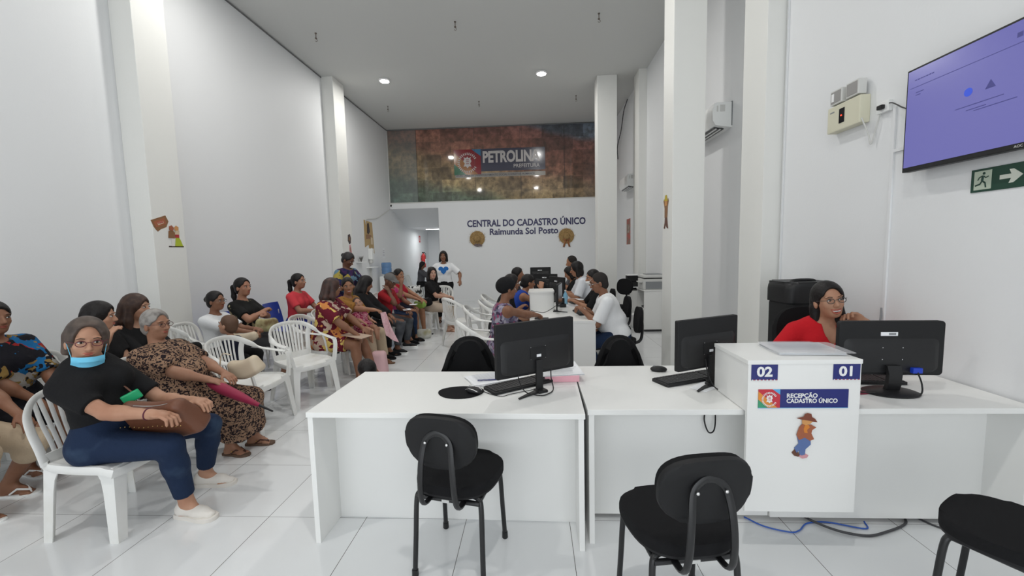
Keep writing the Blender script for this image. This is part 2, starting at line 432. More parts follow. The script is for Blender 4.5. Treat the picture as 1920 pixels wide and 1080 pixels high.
# city crest drawn as bars, used on the mural and on the desk sign
ORG = mat('crest orange', (.75, .28, .04), .45); GRN = mat('crest green', (.05, .33, .17), .45); CRD = mat('crest red', (.55, .03, .05), .45); CBL = mat('crest sky blue', (.10, .42, .75), .45)
def dull(m, k):
    c = [x*k for x in m.node_tree.nodes['Principled BSDF'].inputs['Base Color'].default_value[:3]]
    return mat(m.name+' film', tuple(c), .15, coat=.4)
def crest(parent, w_, h, mts, wm):
    """square at local x 0..w_, z 0..h, facing -y; rainbow diagonals with a white crest ring"""
    org, grn, crd, cbl = mts
    def poly(name, P, m, y):
        bb = MB(); vs = [bb.bm.verts.new((x*w_, y, z*h)) for x, z in P]; v2 = [bb.bm.verts.new((x*w_, y+.003, z*h)) for x, z in P]
        bb.bm.faces.new(vs); bb.bm.faces.new(v2[::-1])
        for i in range(len(P)): bb.bm.faces.new((vs[i], v2[i], v2[(i+1) % len(P)], vs[(i+1) % len(P)]))
        return bb.build(name, m, parent)
    poly('green_field', [(0, 0), (.45, 0), (0, .45)], grn, -.003)
    poly('orange_field', [(0, .45), (.45, 0), (.9, 0), (0, .9)], org, -.003)
    poly('red_field', [(0, .9), (.9, 0), (1, 0), (1, .72), (.66, 1), (0, 1)], crd, -.003)
    poly('sky_blue_field', [(.66, 1), (1, .72), (1, 1)], cbl, -.003)
    bb = MB(); cx, cz, r = .5*w_, .47*h, .36*min(w_, h)
    for k in range(26):
        a = R_(-240+k*300/25)*1.0; da = R_(4)
        x0, z0 = cx+r*math.sin(a), cz+r*math.cos(a)
        bb.box(-r*.05, r*.05, -.001, .001, -r*.13, r*.13, Matrix.Translation((x0, -.0055, z0)) @ Matrix.Rotation(a, 4, 'Y'))
    bb.build('crest_ring', wm, parent)
    q = r*.55
    P = [(-.6, .8), (-.8, 1.15), (-.25, .95), (0, 1.3), (.25, .95), (.8, 1.15), (.6, .8), (.85, .35), (.55, -.1), (.8, -.75), (.35, -.65), (0, -1.05), (-.35, -.65), (-.8, -.75), (-.55, -.1), (-.85, .35)]
    bb = MB(); vs = [bb.bm.verts.new((cx+x*q, -.0065, cz+z*q)) for x, z in P]; v2 = [bb.bm.verts.new((cx+x*q, -.004, cz+z*q)) for x, z in P]
    bb.bm.faces.new(vs); bb.bm.faces.new(v2[::-1])
    for i in range(len(P)): bb.bm.faces.new((vs[i], v2[i], v2[(i+1) % len(P)], vs[(i+1) % len(P)]))
    bb.build('crest_shield', wm, parent)
    bb = MB()
    for z in (.25, -.15, .6): bb.box(cx-q*.3, cx+q*.3, -.008, -.0065, cz+z*q-q*.06, cz+z*q+q*.06)
    bb.build('crest_mark', mts[2], parent)
RX = (math.pi/2, 0, 0)
lg = empty('printed_logo', (-2.39, YB+.028, 3.86), 0, 'city hall logo with crest and large grey PETROLINA lettering printed on the glass band', 'logo')
lgr = mat('pale grey print', (.50, .47, .46), .3)
MB().box(.83, 2.79, -.004, 0, .15, .82).build('dark_field', mat('dark slate print', (.055, .055, .085), .15, coat=.4), lg)
ce = MB().box(0, .83, -.002, 0, 0.06, .82).build('crest_square', dull(ORG, .4), lg)
e2 = bpy.data.objects.new('crest', None); COL.objects.link(e2); e2.parent = lg; e2.location = (0, -.002, .06)
crest(e2, .83, .76, [dull(m, .42) for m in (ORG, GRN, CRD, CBL)], lgr)
text('lettering', 'PETROLINA', .46, (.88, -.008, .42), RX, lgr, lg, .018, .002, sx=.72)
text('lettering', 'PREFEITURA', .155, (1.82, -.008, .235), RX, lgr, lg, .001, .002, sx=.95)
MB().box(.03, 2.79, -.004, 0, -.02, .1).build('pale_strip', mat('pale film strip', (.30, .28, .25), .2), lg)
text('lettering', 'SECRETARIA DE DESENVOLVIMENTO SOCIAL E DIREITOS HUMANOS', .083, (.05, -.008, .012), RX, mat('slate lettering', (.07, .07, .10), .3), lg, .001, .002, sx=.945)

nv = mat('navy vinyl letters', (.018, .015, .085), .35)
o = text('wall_lettering', 'CENTRAL DO CADASTRO ÚNICO', .285, (-2.045, YB-.004, 2.335), RX, nv, None, .008, .004, sx=.835); tag(o, 'navy capital lettering CENTRAL DO CADASTRO ÚNICO on the back wall', 'lettering')
o = text('wall_lettering', 'Raimunda Sol Posto', .27, (-1.36, YB-.004, 2.075), RX, nv, None, .007, .004, sx=.975); tag(o, 'navy lettering in lower case below the capital line on the back wall', 'lettering')

# ---------------------------------------------------------------- ceiling fittings
em = mat('lamp diffuser', (1, 1, 1), .5, emit=(1, .98, .93), es=45)
for i, (x, y) in enumerate(LAMPS):
    t = empty('ceiling_lamp', (x, y, ZC), 0, None, 'lamp')
    lbl = {(0): 'left round downlight glowing in the ceiling near the back', (1): 'right round downlight glowing in the ceiling near the back, towards the columns'}.get(i)
    tag(t, lbl or ['round ceiling downlight above the left aisle, mirrored below the crest', 'round ceiling downlight above the near service desk, mirrored in the glass band', 'round ceiling downlight nearest the entrance on the left', 'round ceiling downlight nearest the entrance, above the visitor chairs'][i-2], None, None if i < 2 else 'downlights above the desks')
    MB().lathe([(.11, -.0), (.125, -.02), (.10, -.04), (.095, -.03)], 28).build('lamp_rim', M['white'], t, .6)
    MB().lathe([(.0001, -.045), (.09, -.045), (.09, -.036), (.0001, -.036)], 24).build('lamp_diffuser', em, t)
spk = mat('sprinkler brown', (.16, .13, .11), .5)
spots = [(-3.649, 7.22, 'nearest to the left wall'), (-1.224, 7.1, 'in the middle of the ceiling'), (1.124, 7.09, 'at upper right beside the large column'),
         (-3.68, 10.8, 'behind the left downlight'), (-1.312, 10.745, 'over the left end of the logo'), (1.116, 10.64, 'in front of the far column')]
for i, (x, y, wh) in enumerate(spots):
    t = empty('ceiling_hook', (x, y, ZC), 0, 'small dark metal ceiling hook '+wh, 'hook', 'dark hooks screwed into the ceiling')
    MB().lathe([(.018, 0), (.018, -.012), (.007, -.016), (.007, -.075), (.018, -.08), (.018, -.095), (.004, -.1)], 10).build('hook_stem', spk, t)
    MB().tube([(0.0, 0, -.10), (.02, 0, -.112), (.022, 0, -.13), (0, 0, -.14), (-.018, 0, -.125)], .004, 6).build('hook_bend', spk, t)
# passage ceiling light strip
t = empty('ceiling_light', (-3.5, 15.3, 2.47), 0, 'small glowing strip light in the passage ceiling', 'lamp')
MB().box(-.5, .3, -.06, .06, -.03, 0, bev=.005).build('light_body', M['white'], t)
MB().box(-.48, .28, -.05, .05, -.034, -.03).build('light_diffuser', mat('strip diffuser', (1, 1, 1), .5, emit=(.95, 1, 1), es=14), t)
# ================================================================ furniture
T_ = Matrix.Translation
def rot(a, ax='Z'): return Matrix.Rotation(a, 4, ax)
# ---- white monobloc chairs: local +Y is where the sitter faces
def seat_grid(w_=.44, d=.43, z=.43):
    G = []
    for i in range(15):
        u = -1+2*i/14; row = []
        for j in range(15):
            v = -1+2*j/14
            x = w_/2*u*math.sqrt(1-.10*v*v)*(1+.06*v); y = d/2*v*math.sqrt(1-.06*u*u)
            zz = z-.018*(1-u*u)*(1-.4*v*v)-.022*max(0, v-.7)/.3+.012*max(0, -v-.6)
            row.append((x, y, zz))
        G.append(row)
    return G
def leg_mb(bot, top, wt, wb, out, front):
    """channel-shaped tapering leg; `out` = (sx, sy) says which corner it stands on"""
    sx, sy = out; th = .006; mb = MB(); n = 7; pts = []; sc = []
    for k in range(n):
        t = k/(n-1); p = Vector(bot)*(1-t)+Vector(top)*t; pts.append(p)
        e = 1+.55*max(0, (t-.72)/.28)**2; sc.append((wb*(1-t)+wt*t)*e)
    L_ = [(0, 0), (-1, 0), (-1, -.1), (-.12, -.12), (-.1, -1), (0, -1)]
    mb.sweep(pts, L_, ((sx, 0, 0), (0, sy, 0)), scale=sc)
    return mb
def make_chair(arms=True):
    t = empty('plastic_chair', (0, 0, 0), 0, None, 'chair')
    mb = MB(); G = seat_grid(); mb.shell(G, .007, down=(0, 0, 1))
    # skirt under the rim
    rim = [G[i][0] for i in range(15)]+[G[-1][j] for j in range(1, 15)]+[G[i][-1] for i in range(13, -1, -1)]+[G[0][j] for j in range(13, 0, -1)]
    mb.tube([(x*1.0, y*1.0, z-.018) for x, y, z in rim], .018, 6, closed=True, nrm=(0, 0, 1), flat=1.5)
    mb.build('seat', M['plastic'], t, .9)
    zb = .80 if arms else .82
    if arms:
        half = [(.265, .19, .635), (.272, .06, .648), (.268, -.08, .672), (.245, -.18, .725), (.175, -.262, .785), (.08, -.292, .808), (0, -.298, .812)]
    else:
        half = [(.205, -.20, .43), (.212, -.215, .52), (.217, -.245, .63), (.205, -.27, .72), (.155, -.29, .785), (.08, -.302, .81), (0, -.305, .815)]
    path = spline(half+[(-x, y, z) for x, y, z in half[-2::-1]], 5)
    nn = len(path); cut = 14 if arms else 0
    def nrmf(i):
        s = abs(2*i/(nn-1)-1)     # 1 at the arm ends, 0 at the top of the back
        return Vector((0, 0, 1)).lerp(Vector((path[i].x*.8, -1, .35)), min(1, (1-s)*1.7) if arms else 1).normalized()
    nr = [nrmf(i) for i in range(nn)]
    mb = MB(); rr = .026
    mb.tube(path[cut:nn-cut], [rr]*(nn-2*cut), 10, nrm=[v for v in nr[cut:nn-cut]], flat=.42)
    # slats: follow from the seat back up to the rim
    xs = [-.15, -.112, -.075, -.037, 0, .037, .075, .112, .15] if arms else [-.16, -.12, -.08, -.04, 0, .04, .08, .12, .16]
    for x in xs:
        top = max((p for p in path), key=lambda p: -abs(p.x-x)+(.0 if p.z > .7 else -9))
        bx = x*.86
        pts = spline([(bx, -.205, .415), (bx*1.03, -.222-.02*(1-(x/.2)**2), .53), (x*.98, -.25-.02*(1-(x/.2)**2), .66), (top.x, top.y, top.z-.004)], 5)
        mb.tube(pts, .0125, 6, nrm=(0, -1, .2), flat=.4)
    # solid outer strips and lower panel
    for s in (1, -1):
        if arms:
            pts = spline([(s*.185, -.205, .42), (s*.197, -.225, .54), (s*.205, -.235, .66), (s*.218, -.225, .748)], 5); mb.tube(pts, .026, 8, nrm=(s*.5, -1, .2), flat=.3)
        else: mb.tube(path[:1]+[path[1]], .02, 6)
    G2 = [[(x, -.205-.012*(1-(x/.2)**2), z) for z in (.405, .43, .46, .49)] for x in [-.2+.4*k/10 for k in range(11)]]
    mb.shell(G2, .006)
    mb.build('backrest', M['plastic'], t, .9)
    if arms:
        for side in (0, 1):
            seg = path[:cut+1] if side == 0 else path[nn-cut-1:]
            ns = nr[:cut+1] if side == 0 else nr[nn-cut-1:]
            sx = 1 if side == 0 else -1
            m_ = MB(); m_.tube(seg, .027, 10, nrm=ns, flat=.42)
            m_.sweep([(sx*.235, .222, .40), (sx*.252, .222, .48), (sx*.268, .214, .57), (sx*.274, .198, .622), (sx*.272, .17, .642)],
                     [(-.035, -.008), (.0, -.008), (.006, .012), (-.006, .012), (-.01, .0), (-.035, .0)], ((sx, 0, 0), (0, 1, .0)), scale=[(1, 1.2), (1, 1), (.9, 1), (.95, 1), (1, 1)])
            m_.build('armrest', M['plastic'], t, .9)
    for (sx, sy) in ((1, 1), (-1, 1), (1, -1), (-1, -1)):
        if not arms: m_ = leg_mb((sx*.245, sy*.222+.005, 0), (sx*.212, sy*.205, .42), .075 if sy > 0 else .062, .052, (sx, sy), sy > 0)
        elif sy > 0: m_ = leg_mb((sx*.262, .262, 0), (sx*.236, .222, .425), .072, .05, (sx, sy), True)
        else: m_ = leg_mb((sx*.245, -.275, 0), (sx*.205, -.212, .42), .062, .042, (sx, sy), False)
        m_.build('leg', M['plastic'], t, .6)
    return t
ARM = make_chair(True); BIS = make_chair(False)
def chair(x, y, head, label, proto=None, group=None, z=0):
    return place(proto or ARM, (x, y, z), R_(head-90), label, group)

# ---- black four-legged visitor chair (+Y is where the sitter faces)
def make_office():
    t = empty('visitor_chair', (0, 0, 0), 0, None, 'chair')
    mb = MB(); S = superell(.205, .195, 2.9, 44); S = [(x*(1+.08*y/.2), y) for x, y in S]
    mb.prism(S, .44, .485, bev=.022); mb.build('seat', M['black'], t, .9)
    mb = MB(); mb.prism([(x*.985, y*.985) for x, y in S], .428, .447); mb.build('seat_pan', M['blkmatte'], t, .9)
    # oval backrest: cushion in front, plastic shell behind
    K = T_((0, -.225, .715)) @ rot(R_(90+9), 'X')
    B = superell(.172, .128, 2.7, 44)
    def bend(o):
        for v in o.data.vertices: v.co.y += .9*v.co.x**2
    mb = MB(); mb.prism([(x*.97, y*.97) for x, y in B], -.03, -.002, K); o = mb.build('backrest', M['black'], t, .9); bend(o)
    mb = MB(); mb.prism(B, -.004, .018, K, bev=.012); o = mb.build('back_shell', M['blkmatte'], t, .9); bend(o)
    # flat tube hoop carrying the backrest
    hoop = spline([(.085, -.02, .415), (.085, -.16, .405), (.085, -.235, .42), (.082, -.262, .50), (.075, -.262, .62), (.062, -.245, .715), (.032, -.24, .752), (0, -.239, .762),
                   (-.032, -.24, .752), (-.062, -.245, .715), (-.075, -.262, .62), (-.082, -.262, .50), (-.085, -.235, .42), (-.085, -.16, .405), (-.085, -.02, .415)], 5)
    MB().tube(hoop, .014, 8, flat=.6, nrm=(0, 1, .01)).build('back_support', M['metalblk'], t, .9)
    for s in (1, -1):
        MB().ell((s*.052, -.258, .722), (.007, .005, .007), u=10, v=6).build('bolt', M['chrome'], t, True)
    mb = MB(); mb.tube([(-.16, -.155, .40), (.16, -.155, .40)], .012); mb.tube([(-.155, .14, .415), (.155, .14, .415)], .012)
    for s in (1, -1): mb.tube([(s*.155, -.155, .405), (s*.155, .145, .415)], .011)
    mb.build('crossbar', M['metalblk'], t, .9)
    MB().box(-.025, .012, -.170, -.165, .392, .406).build('tag_plate', M['lgrey'], t)
    for sx in (1, -1):
        for sy in (1, -1):
            p = spline([(sx*.12, sy*.13, .42), (sx*.152, sy*.142, .412), (sx*.165, sy*.152, .37), (sx*.170, sy*.165, .2), (sx*.175, sy*.18, .02)], 5)
            l = MB().tube(p, .0125, 10).build('leg', M['metalblk'], t, .9)
            MB().lathe([(.014, 0), (.0165, .004), (.0155, .035), (.013, .036)], 10, T_((sx*.175, sy*.18, 0))).build('rubber_foot', M['blkplastic'], l, .9)
    return t
OFF = make_office()
place(OFF, (-.395, 1.98, 0), R_(-12), 'black visitor chair seen from behind in front of the left white desk')
place(OFF, (.56, 1.63, 0), R_(8), 'black visitor chair before the middle desk, its oval backrest overlapping the counter box')
place(OFF, (1.80, 1.56, 0), R_(32), 'black visitor chair at the lower right corner, only seat and legs in view')

# ---- desks
def desk(name, x0, x1, y0, y1, label, panel_y, gap=0, h=.737, th=.028, left=True, right=True, group=None, rz=0, front_inset=.035):
    cx, cy = (x0+x1)/2, y0
    t = empty(name, (cx, cy, 0), rz, label, 'desk', group); w2 = (x1-x0)/2; d = y1-y0
    MB().box(-w2, w2, 0, d, h-th, h, bev=.0015).build('desktop', M['lam'], t)
    if left: MB().box(-w2+.006, -w2+.006+th, .004, d-.01, 0, h-th, bev=.0015).build('side_panel', M['lam'], t)
    if right: MB().box(w2-.006-th, w2-.006, .004, d-.01, 0, h-th, bev=.0015).build('side_panel', M['lam'], t)
    MB().box(-w2+(th+.006 if left else .0), w2-(th+.006 if right else 0), panel_y, panel_y+.018, gap, h-th).build('modesty_panel', M['lam'], t)
    return t
desk('reception_desk', -1.222, .243, 2.035, 2.775, 'left white reception desk with monitor, mouse pad and bundled papers on it', .235, rz=R_(-1.2))
desk('reception_desk', .262, 1.30, 2.075, 2.88, 'middle white reception desk left of the 02 and 01 counter box, under the number 02', .215, gap=.03, right=False)
desk('reception_desk', 1.305, 2.452, 2.08, 2.86, 'right white reception desk between the 02 and 01 counter box and the wall', .195, gap=.03, left=False)
# counter box on the seam
t = empty('counter_box', (1.30, 2.03, 0), 0, 'tall white counter box with the blue 02 and 01 signs between the reception desks', 'counter')
b = MB(); b.box(-.262, .268, .0, .018, .225, 1.0); b.build('front_panel', M['lam'], t)
b = MB(); b.box(-.262, -.244, .018, .37, .74, .982); b.box(.25, .268, .018, .37, .74, .982); b.box(-.244, .25, .352, .37, .74, .982); b.build('side_panel', M['lam'], t)
MB().box(-.266, .272, -.003, .374, .982, 1.003, bev=.0015).build('top_panel', M['lam'], t)

def sign_empty(name, x, y, z, label, cat, group=None): return empty(name, (x, y, z), 0, label, cat, group)
for num, x, lb in (('02', 1.052, 'small navy number sign reading 02 at the left top of the counter box'), ('01', 1.437, 'small navy number sign reading 01 at the right top of the counter box')):
    t = sign_empty('number_sign', x, 2.03, .903, lb, 'sign')
    MB().box(0, .125, -.003, 0, 0, .078, bev=.001).build('plate', M['navy'], t)
    text('lettering', num, .066, (.062, -.0045, .021), RX, M['white'], t, .0022, .0006, 'CENTER', 1.12)
    if num == '01': MB().sweep([(.0835, -.0036, .0655), (.0755, -.0036, .061)], [(0, -.005), (0, .005), (.0012, .005), (.0012, -.005)], ((0, -1, 0), (0, 0, 1))).build('numeral_flag', M['white'], t)
    mb = MB(); mb2 = MB()
    for k in range(14): (mb if k % 2 else mb2).box(.003+k*.0087, .003+k*.0087+.0055, -.0036, -.003, .0004, .004)
    mb.build('border_pattern', M['red'], t); mb2.build('border_pattern', M['white'], t)
t = sign_empty('reception_sign', 1.088, 2.03, .765, 'navy RECEPÇÃO CADASTRO ÚNICO sign with a rainbow crest at its left end', 'sign')
MB().box(0, .425, -.003, 0, 0, .092, bev=.001).build('plate', M['navy'], t)
MB().box(0, .425, -.0034, -.001, -.003, .0, ).build('light_blue_edge', mat('light blue edge', (.15, .40, .70), .4), t)
e2 = bpy.data.objects.new('crest', None); COL.objects.link(e2); e2.parent = t; e2.location = (.0, -.0008, 0)
crest(e2, .103, .092, [ORG, GRN, CRD, CBL], M['white'])
text('lettering', 'RECEPÇÃO', .0295, (.133, -.0045, .051), RX, M['white'], t, .0008, .0004, sx=.99)
text('lettering', 'CADASTRO ÚNICO', .0295, (.133, -.0045, .025), RX, M['white'], t, .0008, .0004, sx=.925)

# generic country-boy cut-out sticker (hat, jacket, jeans) made of flat layers
def cutout(t, layers, sc, th=.0012, y0=0):
    for i, (nm, P, col) in enumerate(layers):
        mb = MB(); mt = rot(R_(90), 'X')
        mb.prism([(x*sc, z*sc) for x, z in P], y0+th*i, y0+th*(i+1)+th*.4, mt)
        mb.build(nm, STK[col], t)
STK = {k: mat('sticker '+k, c, .5) for k, c in dict(brown=(.20, .055, .03), tan=(.62, .30, .10), rust=(.36, .11, .05), denim=(.10, .16, .36), boot=(.13, .05, .03), pinkish=(.62, .30, .33),
       yellow=(.55, .42, .03), green=(.10, .22, .04), orange=(.65, .22, .03), dark=(.04, .02, .02), cream=(.65, .52, .36), white=(.75, .72, .66), red=(.45, .03, .04), wood=(.25, .12, .05), straw=(.45, .30, .12), lime=(.42, .50, .03)).items()}
t = sign_empty('paper_cutout', 1.308, 2.0285, .508, 'paper cut-out of a leaning country figure in brown hat and jeans on the counter box', 'sticker')
cutout(t, [('boots', [(-.052, .028), (-.040, .012), (-.02, .006), (-.012, .012), (-.02, .03), (-.038, .045)], 'boot'),
           ('boots', [(-.018, .008), (.0, -.003), (.022, .002), (.028, .014), (.016, .022), (-.008, .022)], 'pinkish'),
           ('jeans', [(-.042, .052), (-.022, .075), (-.03, .11), (.004, .118), (.034, .10), (.036, .07), (.012, .046), (.010, .018), (-.006, .014), (-.016, .02), (-.016, .04), (-.03, .028)], 'denim'),
           ('jacket', [(-.034, .12), (-.022, .16), (-.008, .176), (.014, .17), (.034, .172), (.058, .158), (.04, .145), (.036, .128), (.05, .098), (.03, .09), (.006, .106), (-.022, .094)], 'rust'),
           ('scarf', [(-.002, .15), (.004, .172), (.022, .17), (.026, .158), (.014, .146), (.018, .13), (.002, .132)], 'orange'),
           ('face', [(-.010, .178), (-.012, .196), (.004, .205), (.034, .204), (.040, .19), (.026, .176), (.006, .170)], 'tan'),
           ('hat', [(-.038, .206), (-.02, .200), (.01, .196), (.042, .188), (.060, .186), (.048, .204), (.034, .212), (.03, .228), (.012, .232), (.0, .226), (-.006, .213)], 'brown')], 1.0)

# ---- monitors (screen faces local +Y, we see the back at -Y)
def monitor(name, w_, h, loc, rz, label, lift=.10, style=0, tilt=0, sticker=None, shift=0):
    t = empty(name, loc, rz, label, 'monitor')
    mt = T_((shift, 0, lift)) @ rot(tilt, 'X'); mr = rot(R_(90), 'X')
    b = MB(); b.prism(rr_poly(w_, h, .008 if style == 0 else .02, 4, 0, h/2), -.012, .016, mt @ mr, bev=.004)
    b.build('housing', M['blkmatte'], t, .9)
    b = MB(); b.sweep([(0, -.014, 0), (0, -.030, 0)], rr_poly(w_*.92, h*.62, .03, 5, 0, h*.38), ((1, 0, 0), (0, 0, 1)), mt, [(1, 1), (.86, .86)])
    b.build('rear_cover', M['blkplastic'], t, .5)
    MB().box(-w_/2+.008, w_/2-.008, .012, .0135, .014, h-.008, mt).build('screen', M['screen'], t)
    b = MB()
    for sx in (-1, 1):
        for z in (.30, .52): b.ell((sx*.05, -.030, h*z), (.003, .002, .003), mt, 8, 5)
    b.build('bolt', M['chrome'], t, True)
    if sticker == 'low':
        MB().box(-.055, .055, -.032, -.0305, h*.30, h*.52, mt).build('rating_plate', M['blkmatte'], t)
        MB().box(-.012, .018, -.0335, -.032, h*.33, h*.38, mt).build('sticker', M['paper'], t)
    else:
        MB().box(-.055, .03, -.018, -.0155, h*.73, h*.80, mt).build('sticker', M['paper'], t)
        MB().box(-.015, .02, -.019, -.018, h*.745, h*.785, mt).build('sticker_print', M['grey'], t)
    if style == 0:      # slim neck on a two-pronged foot
        MB().box(shift-.022, shift+.022, -.045, -.027, .012, lift+h*.28, bev=.004).build('stand_neck', M['blkplastic'], t)
        b = MB()
        b.sweep([(shift-.005, -.05, .007), (shift-.10, -.075, .007), (shift-.175, -.10, .005)], [(-.02, -.007), (.02, -.007), (.02, .007), (-.02, .007)], ((0, 1, 0), (0, 0, 1)), None, [1, .6, .35])
        b.sweep([(shift+.0, -.05, .007), (shift+.03, .03, .007), (shift+.05, .11, .005)], [(-.02, -.007), (.02, -.007), (.02, .007), (-.02, .007)], ((1, 0, 0), (0, 0, 1)), None, [1, .6, .35])
        b.box(shift-.035, shift+.03, -.085, -.02, .0, .016, bev=.006)
        b.build('stand_foot', M['blkplastic'], t, .6)
    else:
        b = MB(); b.sweep([(shift, -.03, .01), (shift, -.045, .05), (shift, -.05, .11), (shift, -.035, lift+h*.2)], [(-.035, -.012), (.035, -.012), (.035, .012), (-.035, .012)], ((1, 0, 0), (0, 1, 0)), None, [1, .95, .95, 1])
        b.build('stand_neck', M['blkplastic'], t, .6)
        MB().lathe([(.115, 0), (.118, .006), (.10, .014), (.03, .02)], 30, T_((shift, -.03, 0)) @ Matrix.Diagonal((1.15, .85, 1, 1))).build('stand_foot', M['blkplastic'], t, .6)
    return t
DZ = .7375
def dir_deg(ax, ay, bx, by): return math.atan2(by-ay, bx-ax)
monitor('monitor', .53, .315, (.00, 2.40, DZ), R_(31), 'black monitor seen from behind on the left reception desk, papers beneath it', .10, 0, 0, 'low')
monitor('monitor', .48, .30, (1.03, 2.50, DZ), R_(26), 'black monitor seen from behind on the middle desk beside the counter box', .10, 0, 0, 'low')
monitor('monitor', .53, .30, (1.945, 2.34, DZ), R_(-3), 'wide black monitor with blue plug seen from behind in front of the laughing woman', .095, 1, 0, 'up')
# keyboards
keym = mat('key caps', (.03, .03, .032), .5)
def keyboard(loc, rz, label, L_=.44, W=.145):
    t = empty('keyboard', loc, rz, label, 'keyboard')
    MB().prism(rr_poly(L_, W, .012, 3), 0, .016, bev=.003).build('keyboard_case', M['blkplastic'], t, .9)
    b = MB()
    for r in range(6):
        y = W/2-.018-r*.0205-(.004 if r else 0); n = 15
        for k in range(n):
            if r == 5 and 3 <= k <= 9:
                if k == 3: b.box(-L_/2+.012+3*.0215, -L_/2+.012+10*.0215-.003, y-.009, y+.009, .016, .021)
                continue
            x = -L_/2+.012+k*.0215; b.box(x, x+.018, y-.0085, y+.0085, .016, .021)
        for k in range(4): x = L_/2-.098+k*.0225; b.box(x, x+.019, y-.0085, y+.0085, .016, .021)
    b.build('keys', keym, t)
    return t
keyboard((-.10, 2.475, DZ), R_(35), 'black keyboard lying under the monitor on the left reception desk')
keyboard((.945, 2.565, DZ), R_(24), 'black keyboard lying under the monitor on the middle reception desk')
keyboard((1.93, 2.52, DZ), R_(-4), 'black keyboard lying behind the wide monitor on the right desk')
# mice
def mouse(loc, rz, label, silver=False):
    t = empty('computer_mouse', loc, rz, label, 'mouse')
    mb = MB(); mb.ell((0, 0, .014), (.031, .054, .022), u=20, v=12)
    for v in mb.bm.verts: v.co.z = max(v.co.z, .001)
    mb.build('mouse_body', M['blkplastic'], t, True)
    MB().ell((0, .028, .033), (.004, .010, .006), u=10, v=6).build('scroll_wheel', M['grey'], t, True)
    if silver:
        mb = MB()
        for s in (1, -1): mb.tube([(s*.018, .048, .014), (s*.024, .015, .028), (s*.026, -.02, .027), (s*.02, -.042, .018)], .0035, 6)
        mb.build('silver_trim', M['chrome'], t, True)
    return t
mouse((-.365, 2.33, DZ+.004), R_(60), 'black mouse with silver trim on the round mouse pad', True)
mouse((.82, 2.745, DZ), R_(80), 'small black mouse on the middle desk left of the keyboard')
o = MB().prism([(x*(1+.06*math.sin(3*math.atan2(y, x))), y) for x, y in superell(.135, .105, 2.0, 40)], 0, .004, T_((-.445, 2.345, DZ))).build('mouse_pad', M['black']); tag(o, 'round black mouse pad with wrist bulge on the left reception desk', 'mouse pad')

# papers
rp_ = mat('printed text lines', (.35, .36, .40), .7)
def sheet_stack(name, loc, rz, w_, d, n, label, cat='papers', th=.0012, spread=.02, lines=True, m='paper', skew=3):
    t = empty(name, loc, rz, label, cat); rnd = random.Random(int(loc[0]*1000)+n)
    for k in range(n):
        a = R_(rnd.uniform(-skew, skew)); q = T_((rnd.uniform(-spread, spread), rnd.uniform(-spread, spread), k*th)) @ rot(a)
        MB().box(-w_/2, w_/2, -d/2, d/2, 0, th*.8, q).build('paper_sheet', M[m], t)
    if lines:
        b = MB(); z = n*th-th*.2
        for r in range(12):
            y = d/2-.03-r*(d-.06)/12; x1 = w_/2-.02-rnd.uniform(0, .05)
            b.box(-w_/2+.02, x1, y, y+.003, z, z+.0004, q)
        b.build('printed_lines', rp_, t)
    return t
sheet_stack('paper_bundle', (-.27, 2.61, DZ), R_(25), .30, .21, 9, 'white printed sheets fanned out under the left monitor with a blue pen', spread=.03, skew=7)
sheet_stack('paper_bundle', (.155, 2.66, DZ+.045), R_(8), .24, .30, 8, 'thick printed form bundle at the right end of the left desk, on a pink block', spread=.012)
o = MB().box(.055, .27, 2.53, 2.80, DZ, DZ+.045, bev=.002).build('pink_paper_block', M['pink']); tag(o, 'pink paper block under the forms at the right end of the left desk', 'paper')
t = empty('pen', (-.30, 2.535, DZ+.012), R_(8), 'blue pen lying on the fanned papers', 'pen')
MB().tube([(-.07, 0, .004), (.055, 0, .004)], .0042, 8).build('pen_body', M['navy'], t); MB().tube([(.055, 0, .004), (.075, 0, .004)], [.004, .001], 8).build('pen_tip', M['lgrey'], t)
sheet_stack('paper_bundle', (1.40, 2.22, 1.004), R_(-4), .31, .22, 12, 'stack of white forms in a clear sleeve on top of the counter box', spread=.006)
o = MB().prism(rr_poly(.37, .25, .02, 4), 0, .0008, T_((1.415, 2.22, 1.0188)) @ rot(R_(-6))).build('plastic_sleeve', mat('clear plastic sleeve', (.8, .8, .82), .15, alpha=.35)); tag(o, 'clear plastic sleeve over the forms on the counter box', 'sleeve')
sheet_stack('paper_slips', (.985, 2.42, DZ), R_(40), .15, .10, 3, 'small white slips under the middle monitor stand', lines=False)
sheet_stack('paper_slips', (2.33, 2.70, DZ), R_(20), .16, .10, 4, 'loose white slips at the wall corner of the right desk', lines=False, spread=.04, skew=30)
# cables on and under the desks
def cable(name, pts, r, m, label, n=8, cat='cable', group=None):
    o = MB().tube(spline(pts, n), r, 6).build(name, m, None, .9); return tag(o, label, cat, group)
bl = mat('blue network cable', (.02, .10, .45), .4); gy = mat('dark grey cable', (.05, .05, .055), .5)
z = .006
cable('network_cable', [(1.18, 2.31, z), (1.25, 2.23, z), (1.36, 2.185, z), (1.42, 2.20, z), (1.50, 2.26, z), (1.62, 2.27, z), (1.78, 2.22, z), (1.82, 2.28, z)], .004, bl, 'thin blue network cable on the floor under the counter box')
cable('power_cable', [(1.50, 2.33, z+.008), (1.54, 2.26, z+.008), (1.62, 2.19, z+.006), (1.74, 2.16, z+.002), (1.86, 2.19, z+.002), (2.02, 2.26, z+.002), (2.08, 2.34, z+.002)], .0065, gy, 'thick dark power cable looping out from under the right desk')
cable('power_cable', [(2.13, 2.33, z), (2.17, 2.25, z), (2.24, 2.20, z), (2.38, 2.17, z), (2.43, 2.2, z)], .005, gy, 'dark double cable beside the third visitor chair at the right wall')
